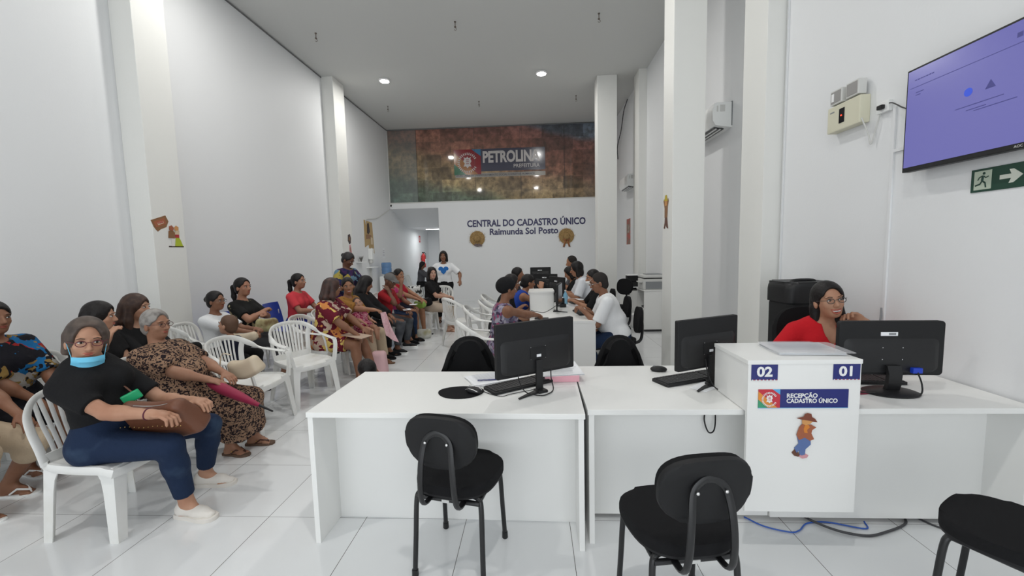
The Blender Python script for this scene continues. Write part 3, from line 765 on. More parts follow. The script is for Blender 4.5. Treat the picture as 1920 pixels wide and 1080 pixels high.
cable('power_cable', [(.95, 2.30, .66), (.93, 2.27, .60), (.945, 2.25, .54), (.975, 2.25, .55), (.99, 2.27, .62), (.985, 2.285, .70)], .004, M['blkplastic'], 'black cable loop hanging below the middle desk top')
cable('monitor_cable', [(-.10, 2.33, .905), (-.10, 2.30, .83), (-.06, 2.27, .765), (.02, 2.27, .745), (.07, 2.30, .745), (.10, 2.38, .745), (.09, 2.44, .80), (.09, 2.42, .90)], .0035, M['blkplastic'], 'black cable hanging behind the left monitor')
cable('mouse_cable', [(-.33, 2.37, DZ+.006), (-.28, 2.32, DZ+.004), (-.20, 2.27, DZ+.004), (-.14, 2.31, DZ+.004), (-.02, 2.38, DZ+.004)], .0022, M['blkplastic'], 'thin black mouse cord on the left desk')
cable('monitor_cable', [(1.0, 2.44, .90), (1.0, 2.40, .82), (1.03, 2.36, .75), (1.10, 2.34, .745), (1.14, 2.40, .745)], .0035, M['blkplastic'], 'black cable hanging behind the middle monitor')
cable('video_cable', [(2.06, 2.29, .86), (2.06, 2.26, .80), (2.05, 2.25, .75), (1.98, 2.23, .745), (1.86, 2.27, .747), (1.74, 2.3, .747)], .004, M['blkplastic'], 'black video cable with blue plug behind the wide monitor')
o = MB().box(2.035, 2.085, 2.285, 2.31, .85, .88, bev=.004).build('video_plug', mat('blue plug', (.01, .05, .5), .4)); tag(o, 'bright blue video plug in the back of the wide monitor', 'plug')
o = MB().prism(superell(.05, .02, 2, 20), 0, .008, T_((1.78, 2.30, DZ)) @ rot(R_(10))).build('lanyard', mat('dark red ribbon', (.16, .01, .03), .6)); tag(o, 'dark red folded ribbon behind the stand of the wide monitor', 'ribbon')
# black covered backrests of the two attendants' chairs behind the desks
def covered_chair(x, y, rz, label, w_=.23, top=.90):
    t = empty('swivel_chair', (x, y, 0), rz, label, 'chair')
    G = []
    for i in range(13):
        u = -1+2*i/12; row = []
        for j in range(9):
            v = j/8; wz = w_*(1-.35*max(0, v-.55)**1.5*2)
            row.append((wz*u, -.03*(1-u*u)+.012*math.sin(u*7+v*3)*(1-v), .50+(top-.50)*v-(.16*u*u*u*u+.10*u*u)*v))
        G.append(row)
    MB().shell(G, .07).build('backrest', M['black'], t, .9)
    G = []
    for i in range(13):
        u = -1+2*i/12; G.append([(u*w_*1.04*(1-.25*max(0, v-.5)), -.055-.02*math.sin(u*9+1)*(1-v), .53+(top-.51)*v-(.16*u**4+.10*u*u)*v) for v in [k/8 for k in range(9)]])
    MB().shell(G, .012).build('jacket', mat('black jacket', (.008, .008, .009), .9), t, .9)
    MB().prism(superell(.24, .23, 2.6, 32), .44, .50, T_((0, .26, 0)), bev=.02).build('seat', M['black'], t, .9)
    MB().tube([(0, .02, .52), (0, .04, .42), (0, .2, .42)], .02, 8).build('back_support', M['metalblk'], t, .9)
    MB().lathe([(.025, .08), (.025, .42), (.05, .44)], 12, T_((0, .26, 0))).build('gas_column', M['metalblk'], t, .9)
    for k in range(5):
        a = 2*math.pi*k/5; l = MB().tube([(0, .26, .10), (.27*math.cos(a), .26+.27*math.sin(a), .065)], [.022, .014], 8).build('base_arm', M['blkplastic'], t, .9)
        MB().lathe([(.012, -.012), (.025, -.01), (.025, .01), (.012, .012)], 12, T_((.27*math.cos(a), .26+.27*math.sin(a), .026)) @ rot(a) @ rot(R_(90), 'X')).build('caster', M['blkplastic'], l, .9)
    return t
covered_chair(-.515, 3.12, R_(188), 'black cloth covered chair back behind the left reception desk', .235, .885)
covered_chair(.645, 3.14, R_(176), 'black cloth covered chair back behind the middle reception desk', .205, .875)

# ---- the long row of service desks behind
desk_row = []
def row_desk(y0, y1, label):
    t = empty('service_desk', (.32, y0, 0), 0, label, 'desk'); d = y1-y0
    MB().box(-.385, .385, 0, d, .709, .737, bev=.0015).build('desktop', M['lam'], t)
    MB().box(-.38, .38, .004, .032, 0, .709, bev=.0015).build('side_panel', M['lam'], t)
    MB().box(-.38, .38, d-.032, d-.004, 0, .709, bev=.0015).build('side_panel', M['lam'], t)
    MB().box(-.10, -.082, .032, d-.032, .15, .709).build('modesty_panel', M['lam'], t)
row_desk(4.75, 5.98, 'near white service desk, where the man in glasses faces the woman with the head wrap')
row_desk(6.0, 7.9, 'middle white service desk of the long row behind'); row_desk(7.92, 9.4, 'far white service desk at the end of the long row')
def row_box(y, label, x0=-.07, w_=.335):
    t = empty('partition_box', (x0, y, .738), 0, label, 'counter')
    MB().prism(rr_poly(w_, .44, .02, 3, w_/2, .22), 0, .245).build('box_body', M['lam'], t, .45)
    MB().prism(rr_poly(w_+.012, .452, .022, 3, w_/2, .22), .245, .265).build('box_top', M['lam'], t, .45)
row_box(5.60, 'near white partition box standing on the long row of service desks')
row_box(7.70, 'far white partition box standing on the long row of service desks', -.04, .25)
monitor('monitor', .46, .28, (.33, 5.48, DZ), R_(-100), 'edge-on black monitor between the man in glasses and the head-wrap woman', .10, 0)
monitor('monitor', .50, .30, (.36, 6.55, DZ), R_(-65), 'black monitor behind the near partition box, seen from its back', .10, 0)
monitor('monitor', .48, .28, (.20, 7.45, DZ), R_(-30), 'dark monitor in the middle of the long desk row', .12, 0)
monitor('monitor', .42, .26, (.13, 8.45, DZ), R_(-5), 'far monitor with a white label on its back', .22, 0, 0, 'up')
keyboard((.60, 5.34, DZ), R_(-82), 'black keyboard in front of the man in glasses', .40, .14)
keyboard((.62, 6.35, DZ), R_(-80), 'dark keyboard by the masked woman on the long desk row', .40, .14)
cable('monitor_cable', [(.30, 5.40, .85), (.22, 5.35, .80), (.12, 5.3, .76), (.02, 5.45, .75), (-.05, 5.55, .75)], .004, M['blkplastic'], 'cables trailing from the edge-on monitor')
o = MB().prism(rr_poly(.165, .085, .01, 3), 0, .012, T_((.08, 4.93, DZ)) @ rot(R_(-5)), bev=.003).build('fingerprint_pad', M['blkplastic']); tag(o, 'black smartphone lying at the near desk corner under her hand', 'phone')
for i, (x, y, a) in enumerate([(.50, 6.05, 10), (.60, 6.75, 40), (.45, 7.1, -20), (.62, 7.35, 70)]):
    sheet_stack('paper_pile', (x, y, DZ), R_(a), .30, .21, 5+2*i, ['white papers beside the water bottle on the long desk row', 'loose papers at the elbow of the masked woman', 'untidy white papers in the middle of the long row', 'papers by the arms of the dark-haired attendant in white'][i], lines=False, spread=.04, skew=15)
t = empty('water_bottle', (.47, 6.28, DZ), 0, 'clear blue plastic water bottle on the long desk row', 'bottle')
MB().lathe([(.03, 0), (.036, .01), (.036, .12), (.03, .15), (.013, .18), (.013, .195)], 16).build('bottle_body', mat('pale blue bottle', (.25, .55, .75), .1, alpha=.7), t, .9)
MB().lathe([(.015, .195), (.015, .212)], 12).build('bottle_cap', M['acwhite'], t)
t = empty('desk_phone', (.40, 5.95, DZ), R_(10), 'small black card reader standing between papers on the long desk row', 'device')
MB().box(-.045, .045, -.06, .06, 0, .05, bev=.01).build('device_body', M['blkplastic'], t); MB().box(-.03, .03, -.02, .03, .05, .13, bev=.008).build('device_screen', M['blkmatte'], t)

# small black swivel chairs on the attendants' side
def task_chair(x, y, rz, label, top=.86):
    t = empty('task_chair', (x, y, 0), rz, label, 'chair')
    K = T_((0, -.24, top-.155)) @ rot(R_(96), 'X')
    MB().prism(superell(.19, .155, 2.5, 32), -.025, .02, K, bev=.014).build('backrest', M['black'], t, .9)
    MB().prism(superell(.22, .21, 2.6, 32), .43, .48, bev=.02).build('seat', M['black'], t, .9)
    MB().tube(spline([(0, -.27, top-.12), (0, -.285, .6), (0, -.25, .44), (0, -.05, .42)], 5), .018, 8).build('back_support', M['metalblk'], t, .9)
    MB().lathe([(.025, .08), (.025, .41), (.05, .43)], 12).build('gas_column', M['metalblk'], t, .9)
    for k in range(5):
        a = 2*math.pi*k/5+.3; l = MB().tube([(0, 0, .10), (.26*math.cos(a), .26*math.sin(a), .065)], [.022, .014], 8).build('base_arm', M['blkplastic'], t, .9)
        MB().lathe([(.012, -.012), (.025, -.01), (.025, .01), (.012, .012)], 12, T_((.26*math.cos(a), .26*math.sin(a), .026)) @ rot(a) @ rot(R_(90), 'X')).build('caster', M['blkplastic'], l, .9)
task_chair(1.00, 4.98, R_(86), 'black swivel chair under the man in glasses at the near service desk')
task_chair(1.12, 6.1, R_(90), 'black swivel chair of the masked woman at the long row'); task_chair(1.13, 7.3, R_(90), 'black swivel chair of the attendant in white at the long row')
task_chair(1.55, 7.9, R_(125), 'empty black swivel chair turned away beside the drawer unit', .98)

# ---- cabinets, printers at the right wall
dk2 = mat('dark cabinet edging', (.03, .03, .03), .5)
t = empty('drawer_unit', (1.98, 8.55, 0), 0, 'white drawer unit with dark edging under the small black printer', 'cabinet')
MB().box(-.12, .34, 0, .5, .06, .70).build('cabinet_body', M['lam'], t); MB().box(-.14, .36, -.02, .52, .70, .722).build('cabinet_top', dk2, t)
for x0, x1 in ((-.115, .0),):
    for k in range(3):
        f = MB().box(x0, x1, -.012, 0, .09+k*.205, .28+k*.205).build('drawer', M['lam'], t); MB().box(x0+.03, x1-.03, -.022, -.012, .20+k*.205, .215+k*.205).build('handle', dk2, f)
f = MB().box(.01, .335, -.012, 0, .09, .69).build('door', M['lam'], t); MB().box(.26, .28, -.02, -.012, .60, .66).build('handle', dk2, f)
for x in (-.1, .32): MB().box(x-.015, x+.015, .02, .05, 0, .06).build('foot', dk2, t)
t = empty('shelf_cabinet', (2.17, 7.72, 0), 0, 'white open-sided shelf cabinet carrying the large grey printer', 'cabinet')
b = MB(); b.box(.1, .20, 0, .02, .05, .76)
MB().box(-.14, .28, -.0, .018, .04, .76).build('side_panel', M['lam'], t); MB().box(-.14, .28, .50, .518, .04, .76).build('side_panel', M['lam'], t)
MB().box(.262, .28, .018, .50, .04, .76).build('back_panel', M['lam'], t)
for z in (.04, .40): MB().box(-.14, .262, .018, .50, z, z+.018).build('shelf', M['lam'], t)
MB().box(-.15, .29, -.01, .53, .76, .785).build('cabinet_top', M['lam'], t)
MB().box(-.13, .27, .01, .50, 0, .04).build('plinth', dk2, t)
b.bm.free()
o = MB().prism(superell(.11, .08, 2.2, 20), 0, .06, T_((2.19, 7.9, .058)), bev=.02).build('pink_bundle', M['pink'], None, .9); tag(o, 'pink cloth bundle on the lowest shelf of the cabinet', 'bundle')
o = MB().box(2.08, 2.30, 7.85, 8.1, .418, .45).build('dark_folder', dk2); tag(o, 'dark folder lying on the middle shelf of the cabinet', 'folder')
t = empty('laser_printer', (2.22, 7.93, .786), 0, 'large light grey office printer on the shelf cabinet', 'printer')
MB().box(-.20, .22, -.2, .22, 0, .20, bev=.015).build('printer_body', M['lgrey'], t)
MB().box(-.16, .21, -.208, -.198, .015, .15, bev=.005).build('paper_tray', M['grey'], t)
MB().box(-.20, .23, -.21, .23, .22, .27, bev=.012).build('scanner_lid', M['lgrey'], t); MB().box(-.12, .17, -.1, .15, .27, .285).build('lid_panel', M['grey'], t)
MB().box(-.19, .21, -.19, .2, .20, .22).build('output_slot', dk2, t)
MB().box(-.26, -.20, -.12, .08, .13, .15).build('output_tray', M['lgrey'], t)
t = empty('small_printer', (2.06, 8.72, .722), 0, 'small black inkjet printer with white lid on the drawer unit', 'printer')
MB().box(-.15, .17, -.12, .15, 0, .13, bev=.012).build('printer_body', M['blkplastic'], t); MB().box(-.12, .16, -.02, .15, .13, .27, bev=.008).build('paper_support', M['blkmatte'], t)
MB().box(-.12, .16, -.05, .15, .27, .29, bev=.004).build('printer_lid', M['acwhite'], t); MB().box(-.12, .12, -.17, -.12, .03, .045).build('paper_tray', M['paper'], t)
o = MB().prism(rr_poly(.30, .26, .05, 4), .0, .26, T_((1.96, 8.3, 0)), bev=.03).build('waste_bag', M['acwhite'], None, .9); tag(o, 'white bag on the floor between drawer unit and shelf cabinet', 'bag')

# ---- black loudspeaker behind the receptionist
t = empty('loudspeaker', (2.265, 3.66, 0), R_(4), 'large black portable loudspeaker on wheels behind the laughing woman', 'loudspeaker')
b = MB(); b.prism(rr_poly(.34, .32, .06, 5), .56, 1.08, bev=.03); b.build('cabinet', M['blkmatte'], t, .9)
b = MB(); b.prism(rr_poly(.37, .34, .07, 5), 1.075, 1.25, bev=.07); b.build('top_cap', M['blkplastic'], t, .9)
MB().tube(spline([(-.10, -.06, 1.225), (-.08, -.06, 1.255), (.08, -.06, 1.255), (.10, -.06, 1.225)], 5), .016, 8).build('carry_handle', M['blkplastic'], t, .9)
MB().box(-.10, .12, -.175, -.155, .75, 1.04, bev=.004).build('control_panel', M['blkplastic'], t)
b = MB()
for k in range(6):
    for j in range(3): b.lathe([(.008, 0), (.007, .012)], 10, T_((-.08+k*.026, -.175, .85+j*.045)) @ rot(R_(90), 'X'))
b.build('knobs', M['grey'], t)
MB().box(.075, .112, -.180, -.174, .86, 1.02).build('label_strip', M['lgrey'], t)
b = MB()
for s in (1, -1): b.lathe([(.02, -.02), (.05, -.018), (.05, .018), (.02, .02)], 16, T_((s*.15, .17, .61)) @ rot(R_(90), 'Y'))
b.build('wheel', M['blkplastic'], t, .6)
t2 = empty('speaker_table', (2.265, 3.66, 0), R_(4), 'low white table carrying the black loudspeaker', 'table')
MB().box(-.185, .185, -.18, .2, .53, .56).build('tabletop', M['lam'], t2)
for sx in (1, -1):
    for sy in (1, -1): MB().box(sx*.16-.02, sx*.16+.02, sy*.17-.02, sy*.17+.02, 0, .53).build('leg', M['lam'], t2)
# receptionist's own dark chair back
t = empty('armchair_back', (2.10, 3.19, 0), R_(180), 'black office chair behind the laughing woman, its headrest wing at her right', 'chair')
MB().prism(superell(.21, .25, 3, 32), -.03, .03, T_((0, -.13, .82)) @ rot(R_(96), 'X'), bev=.02).build('backrest', M['black'], t, .9)
MB().prism(superell(.22, .20, 2.6, 32), .43, .49, T_((0, .12, 0)), bev=.02).build('seat', M['black'], t, .9)
MB().lathe([(.025, .08), (.025, .43), (.05, .44)], 12, T_((0, .12, 0))).build('gas_column', M['metalblk'], t, .9)
for k in range(5):
    a = 2*math.pi*k/5+.3; MB().tube([(0, .12, .10), (.25*math.cos(a), .12+.25*math.sin(a), .03)], [.022, .016], 8).build('base_arm', M['blkplastic'], t, .9)
# ================================================================ things on the walls
def on_right(name, y, z, label, cat, group=None):
    """local x runs towards the camera along the right wall, local y points into the wall"""
    return empty(name, (XR, y, z), R_(-90), label, cat, group)
def on_left(name, y, z, label, cat, x=XL): return empty(name, (x, y, z), R_(90), label, cat)
# TV on the right wall (local x from far to near)
tv = on_right('television', 2.83, 2.0, 'large flat television with lilac screen high on the right wall', 'television')
tv.location.x = XR
b = MB(); b.box(0, 1.10, -.10, -.055, -.0, .625, bev=.004); b.build('tv_housing', M['blkplastic'], tv)
scr = mat('lilac screen picture', (.02, .02, .05), .2, emit=(.135, .132, .38), es=1.0)
MB().box(.012, 1.088, -.103, -.099, .028, .612).build('tv_screen', scr, tv)
b = MB(); b.box(.35, .75, -.055, 0, .2, .45); b.build('wall_bracket', M['metalblk'], tv)
dsc = mat('dark screen text', (.01, .01, .03), .4, emit=(.045, .045, .19), es=1); bsc = mat('blue screen dot', (.01, .01, .03), .4, emit=(.03, .08, .6), es=1)
b = MB(); b.box(.03, 1.08, -.1045, -.1035, .505, .508)
for k in range(7): b.box(.06+k*.018, .072+k*.018, -.1045, -.1035, .545, .551)
for (x0, x1, z) in ((.32, .56, .285), (.38, .48, .262), (.42, .62, .25), (.07, .12, .47), (.07, .10, .455)): b.box(x0, x1, -.1045, -.1035, z, z+.004)
b.build('screen_text', dsc, tv)
b = MB()
for k, w_ in enumerate((.03, .022, .03, .018, .026, .0, .03, .02, .026, .03, .02)): b.box(.60+k*.028, .60+k*.028+w_*.8, -.1045, -.1035, .535, .558-(k % 3)*.004)
b.build('screen_title', dsc, tv)
b = MB(); b.lathe([(.0001, -.0005), (.022, -.0005), (.022, .0005), (.0001, .0005)], 20, T_((.385, -.104, .36)) @ rot(R_(90), 'X')); b.build('screen_icon', bsc, tv)
b = MB(); b.prism([(.47, .342), (.52, .342), (.495, .385)], .1035, .1045, rot(R_(90), 'X')); b.build('screen_icon', dsc, tv)
text('tv_logo', 'AOC', .018, (.62, -.1005, .008), RX, M['lgrey'], tv, 0, .0003)
cable('tv_cable', [(2.46, 3.10, 2.515), (2.44, 3.02, 2.50), (2.435, 2.93, 2.44), (2.42, 2.83, 2.39), (2.42, 2.76, 2.38)], .004, M['blkplastic'], 'black cable from the wall socket to the television')
# running man exit sign
t = on_right('exit_sign', 2.495, 1.825, 'green emergency exit sign with running man and white arrow on the right wall', 'sign')
MB().box(0, .272, -.006, 0, 0, .125, bev=.001).build('sign_plate', mat('dark green sign', (.008, .05, .03), .4), t)
MB().box(.018, .105, -.0075, -.006, .012, .113).build('doorway_field', mat('pale green field', (.45, .52, .42), .5), t)
MB().prism([(.145, .052), (.198, .052), (.188, .028), (.208, .028), (.250, .063), (.208, .098), (.188, .098), (.198, .074), (.145, .074)], .006, .0075, rot(R_(90), 'X')).build('arrow', mat('pale arrow', (.65, .68, .6), .5), t)
b = MB(); gd = mat('dark green figure', (.008, .045, .03), .4)
b.ell((.068, -.0085, .098), (.0075, .0015, .0075), u=12, v=6)
for pts, r in (([(.064, -.0085, .087), (.060, -.0085, .058)], .0065), ([(.06, -.0085, .085), (.045, -.0085, .078), (.038, -.0085, .064)], .003), ([(.066, -.0085, .084), (.078, -.0085, .074), (.092, -.0085, .08)], .003),
               ([(.06, -.0085, .058), (.05, -.0085, .042), (.026, -.0085, .036)], .0042), ([(.062, -.0085, .058), (.076, -.0085, .046), (.080, -.0085, .022)], .0042)):
    b.tube(pts, r, 6, flat=.4, nrm=(0, 1, 0))
b.build('running_man', gd, t)
# emergency light
t = on_right('emergency_light', 3.575, 2.40, 'cream emergency light box with two small lamps on the right wall', 'emergency light')
cr = mat('cream plastic', (.66, .64, .50), .45)
MB().box(0, .335, -.075, 0, .04, .24, bev=.008).build('light_box', cr, t)
MB().box(.13, .185, -.079, -.075, .09, .20, bev=.002).build('dark_window', M['screen'], t)
MB().box(.152, .162, -.082, -.079, .14, .15).build('indicator', mat('red indicator', (.5, .02, .0), .4, emit=(1, .05, .02), es=3), t)
MB().box(.03, .075, -.0765, -.075, .19, .20).build('label', M['grey'], t)
for x in (.03, .195):
    f = MB().box(x, x+.125, -.08, -.02, .25, .36, bev=.006).build('lamp_head', M['lgrey'], t)
    MB().box(x+.012, x+.113, -.083, -.08, .262, .348).build('lens', mat('clear lens', (.35, .34, .33), .12, spec=.9), f)
    if x < .1: MB().box(x+.02, x+.045, -.085, -.083, .275, .335).build('lit_tube', M['white'], f)
cable('light_cord', [(2.41, 3.24, 2.47), (2.43, 3.20, 2.35), (2.445, 3.19, 2.27), (2.45, 3.17, 2.33), (2.455, 3.14, 2.44), (2.46, 3.12, 2.50)], .005, M['lgrey'], 'pale cord hanging in a loop under the emergency light')
t = on_right('wall_socket', 3.15, 2.46, 'white wall socket with a black plug above the conduit', 'socket')
MB().box(0, .10, -.03, 0, 0, .075, bev=.004).build('socket_plate', M['acwhite'], t); MB().box(.03, .075, -.055, -.03, .02, .05, bev=.006).build('plug', M['blkplastic'], t)
# conduits
def conduit(y0, z0, y1, z1, label, x=None, wdt=.022):
    b = MB(); xx = XR if x is None else x
    b.box(xx-.014, xx, min(y0, y1)-wdt/2, max(y0, y1)+wdt/2, z0, z1, bev=.002); o = b.build('cable_conduit', M['wall']); tag(o, label, 'conduit')
conduit(3.02, .75, 3.02, 2.47, 'white vertical cable conduit running down from the wall socket')
conduit(2.66, 2.168, 3.0, 2.19, 'short white horizontal conduit ending behind the television')
conduit(4.27, 1.12, 4.27, 5.2, 'long thin white conduit along the pilaster edge on the right wall')
cable('tv_cable', [(2.455, 3.03, 1.10), (2.44, 3.02, 1.0), (2.43, 3.06, .92), (2.44, 3.15, .86)], .006, M['grey'], 'grey cable leaving the lower end of the conduit')
# air conditioners
def aircon(y_far, L_, z, label):
    t = on_right('air_conditioner', y_far, z, label, 'air conditioner')
    prof = [(0, .0), (-.20, .03), (-.235, .09), (-.24, .20), (-.22, .285), (-.19, .30), (0, .30)]
    b = MB(); b.sweep([(0, 0, 0), (L_, 0, 0)], prof, ((0, 1, 0), (0, 0, 1))); b.build('housing', M['acwhite'], t, .5)
    b = MB(); q = T_((0, -.115, .015)) @ rot(R_(-8), 'X')
    b.box(.06, L_-.08, -.07, .05, -.012, -.002, q); b.build('air_outlet', M['screen'], t)
    b = MB()
    for k in range(2): b.box(.06, L_-.08, -.05+k*.05, -.035+k*.05, -.022, -.012, q)
    b.build('louvre', M['acwhite'], t)
    b = MB(); b.box(L_, L_+.002, -.19, -.17, .19, .26); b.box(L_, L_+.002, -.15, -.09, .19, .27); b.build('sticker', M['lgrey'], t)
    MB().lathe([(.014, 0), (.014, .002), (.011, .003)], 14, T_((L_, -.05, .07)) @ rot(R_(90), 'Y')).build('screw_cap', M['acwhite'], t)
    MB().box(-.005, L_+.005, -.012, -.0, .02, .31).build('mounting_plate', M['grey'], t)
aircon(6.25, .88, 3.02, 'near wall air conditioner partly hidden by the large column'); aircon(10.95, .90, 3.01, 'far wall air conditioner left of the large column')
# dark cable trunk along the right wall / ceiling edge and poster
cable('ceiling_cable', [(2.45, 12.2, 4.1), (2.40, 12.0, 4.4), (2.42, 11.6, 4.75), (2.40, 11.2, 5.1), (2.43, 10.9, 5.3)], .012, gy, 'dark cable climbing the right wall to the ceiling beyond the far air conditioner')
t = on_right('poster', 11.15, 1.66, 'narrow red and brown festival poster on the right wall near the far column', 'poster')
MB().box(0, .42, -.004, 0, 0, .66).build('poster_sheet', vary(mat('red poster', (.42, .09, .07), .6), (.22, .15, .11), 7, .45, .55), t)
MB().box(.08, .34, -.006, -.004, .30, .52).build('poster_picture', vary(mat('poster picture', (.40, .33, .27), .6), (.16, .10, .07), 14), t)
# sticker figure on the column: sits on the column's left face
t = empty('paper_cutout', (1.634, 5.33, 1.80), R_(90+180), 'small brown and yellow paper figure with raised arms on the side of the large column', 'sticker')
cutout(t, [('legs', [(.02, 0), (.06, -.01), (.09, .03), (.12, .0), (.17, -.01), (.15, .05), (.13, .13), (.06, .13), (.05, .06)], 'boot'),
           ('body', [(.05, .11), (.14, .11), (.15, .22), (.18, .28), (.165, .31), (.12, .24), (.07, .24), (.03, .31), (.01, .29), (.05, .21)], 'wood'),
           ('head', [(.06, .235), (.13, .235), (.135, .29), (.055, .29)], 'tan'), ('hat', [(.03, .29), (.165, .28), (.13, .31), (.12, .345), (.07, .345), (.06, .31)], 'yellow')], 1.15)
# left pilaster decorations (pilaster face x = -4.2, looking +x)
def left_cut(y, z, label, name='paper_cutout', cat='sticker', x=-4.2): return empty(name, (x, y, z), R_(90), label, cat)
t = left_cut(4.42, 1.90, 'brown wooden-look Festa sign hanging askew on the left pilaster', 'party_sign', 'sign')
t.rotation_euler = (0, R_(0), R_(90))
cutout(t, [('frame', [(-.06, .10), (.14, .17), (.175, .10), (.14, .03), (.06, .0), (.02, -.03), (-.01, .0), (-.03, .03)], 'wood'), ('board', [(-.03, .085), (.12, .138), (.14, .07), (.0, .018)], 'rust'),
           ('nameplate', [(.02, .075), (.10, .103), (.108, .075), (.03, .046)], 'cream')], .95)
text('lettering', 'Festa', .034, (.028, -.006, .056), (R_(90), R_(-19), 0), STK['red'], t, .0008, .0003)
t = left_cut(4.58, 1.70, 'paper cut-out of a dancing couple, yellow-green skirt, on the left pilaster')
cutout(t, [('base', [(-.02, 0), (.20, 0), (.20, .015), (-.02, .015)], 'dark'), ('skirt', [(.07, .012), (.19, .012), (.16, .09), (.135, .13), (.09, .13)], 'lime'),
           ('trousers', [(.02, .012), (.065, .012), (.07, .13), (.02, .12)], 'white'), ('bodice', [(.08, .12), (.14, .12), (.14, .165), (.085, .17)], 'red'),
           ('shirt', [(-.02, .115), (.07, .11), (.085, .18), (.04, .22), (-.01, .2)], 'wood'), ('dress_top', [(.075, .16), (.14, .16), (.145, .21), (.09, .22)], 'cream'),
           ('head', [(.0, .215), (.05, .205), (.07, .24), (.04, .275), (.0, .26)], 'rust'), ('head', [(.08, .21), (.13, .215), (.135, .255), (.10, .275), (.075, .25)], 'tan')], .92)
# second left pilaster
t = left_cut(9.25, 1.80, 'small dark oval plaque on the far left pilaster'); cutout(t, [('plaque', [(-.07, .08), (-.05, .21), (.05, .24), (.10, .15), (.08, .03), (0, 0)], 'dark'), ('plaque_face', [(-.03, .1), (0, .18), (.05, .16), (.04, .07)], 'wood')], 1)
t = left_cut(9.28, 1.50, 'dull red paper figure below the oval plaque on the far left pilaster'); cutout(t, [('figure', [(-.05, .15), (-.04, .28), (.03, .30), (.06, .2), (.09, .06), (.07, -.02), (.03, .0), (.02, .1)], 'pinkish'), ('figure_detail', [(-.02, .2), (.02, .26), (.03, .15), (.0, .12)], 'wood')], 1)
# banner on the left wall
t = left_cut(10.72, 1.63, 'burlap swallow-tail banner with dark figures on the left wall', 'banner', 'banner', XL+.002)
cutout(t, [('cloth', [(0, .12), (0, .84), (.55, .80), (.62, -.05), (.45, .12), (.28, .05), (.25, .2)], 'straw')], 1, .004)
cutout(t, [('figures', [(.10, .34), (.10, .45), (.2, .47), (.44, .45), (.45, .30), (.35, .36)], 'wood'), ('figures', [(.16, .50), (.20, .75), (.3, .78), (.36, .55), (.28, .48)], 'dark'), ('figures', [(.36, .2), (.38, .40), (.5, .38), (.5, .2)], 'cream')], 1, .003, .006)
# soap shelf, tap station, notice, water cooler
t = on_left('wall_shelf', 10.25, 1.36, 'small white wall shelf with a grey plant on it', 'shelf')
MB().box(-.13, .18, -.16, 0, 0, .02).build('shelf_board', M['acwhite'], t)
b = MB()
rnd = random.Random(3)
for k in range(22):
    a = rnd.uniform(0, 6.28); r = rnd.uniform(.03, .12); b.tube([(.02, -.07, .02), (.02+r*.5*math.cos(a), -.07+r*.3*math.sin(a), .10), (.02+r*math.cos(a), -.07+r*.5*math.sin(a), rnd.uniform(.06, .17))], [.009, .008, .003], 5)
b.build('dried_plant', mat('grey dried leaves', (.16, .15, .14), .8), t)
t = on_left('sanitizer_stand', 10.95, 1.0, 'white wall-mounted sanitizer dispenser with a drip shelf', 'dispenser')
MB().box(-.07, .07, -.12, 0, .42, .72, bev=.02).build('dispenser_body', M['acwhite'], t); MB().box(-.055, .055, -.10, -.02, .32, .42, bev=.02).build('bottle', M['lgrey'], t)
MB().box(-.20, .20, -.18, 0, .20, .225, bev=.006).build('drip_shelf', M['acwhite'], t); MB().box(-.025, .025, -.06, 0, -.15, .22).build('pipe', M['lgrey'], t)
t = on_left('notice', 11.95, 1.44, 'white paper notice taped to the left wall above the water cooler', 'notice')
MB().box(0, .21, -.003, 0, 0, .30).build('notice_sheet', M['paper'], t)
b = MB(); [b.box(.04, .17, -.004, -.003, .06+k*.05, .075+k*.05) for k in range(4)]; b.build('printed_lines', rp_, t)
t = empty('water_cooler', (-4.2, 11.55, 0), R_(90), 'white water cooler with a blue water jug on top at the left wall', 'water cooler')
MB().box(-.16, .16, -.16, .16, 0, .93, bev=.02).build('cooler_body', M['acwhite'], t); MB().box(-.11, .11, -.175, -.16, .55, .72).build('tap_recess', M['grey'], t)
for s in (-1, 1): MB().box(s*.05-.012, s*.05+.012, -.20, -.175, .66, .70).build('tap', M['lgrey'], t)
b = MB(); b.lathe([(.04, .93), (.05, .97), (.135, 1.0), (.14, 1.04), (.132, 1.06), (.14, 1.08), (.14, 1.15), (.132, 1.17), (.14, 1.19), (.14, 1.29), (.12, 1.32), (.001, 1.325)], 24)
b.build('water_jug', mat('blue water jug', (.12, .26, .50), .12, alpha=.85, spec=.7), t, .9)
cable('wall_cable', [(XL+.01, 10.85, 2.36), (XL+.02, 10.80, 2.43), (XL+.02, 10.9, 2.50), (XL+.01, 11.7, 2.60), (XL+.01, 12.7, 2.92), (XL+.01, 12.76, 2.95)], .012, M['lgrey'], 'grey cable running along the left wall to the back corner')
# security camera
t = empty('security_camera', (-4.40, YB, 3.05), 0, 'tiny dark dome security camera in the corner below the glass band', 'camera')
MB().lathe([(.05, 0), (.05, .02), (.03, .03)], 16, rot(R_(90), 'X')).build('camera_base', M['acwhite'], t, .6); MB().ell((0, -.03, 0), (.032, .025, .032)).build('camera_dome', M['screen'], t, True)
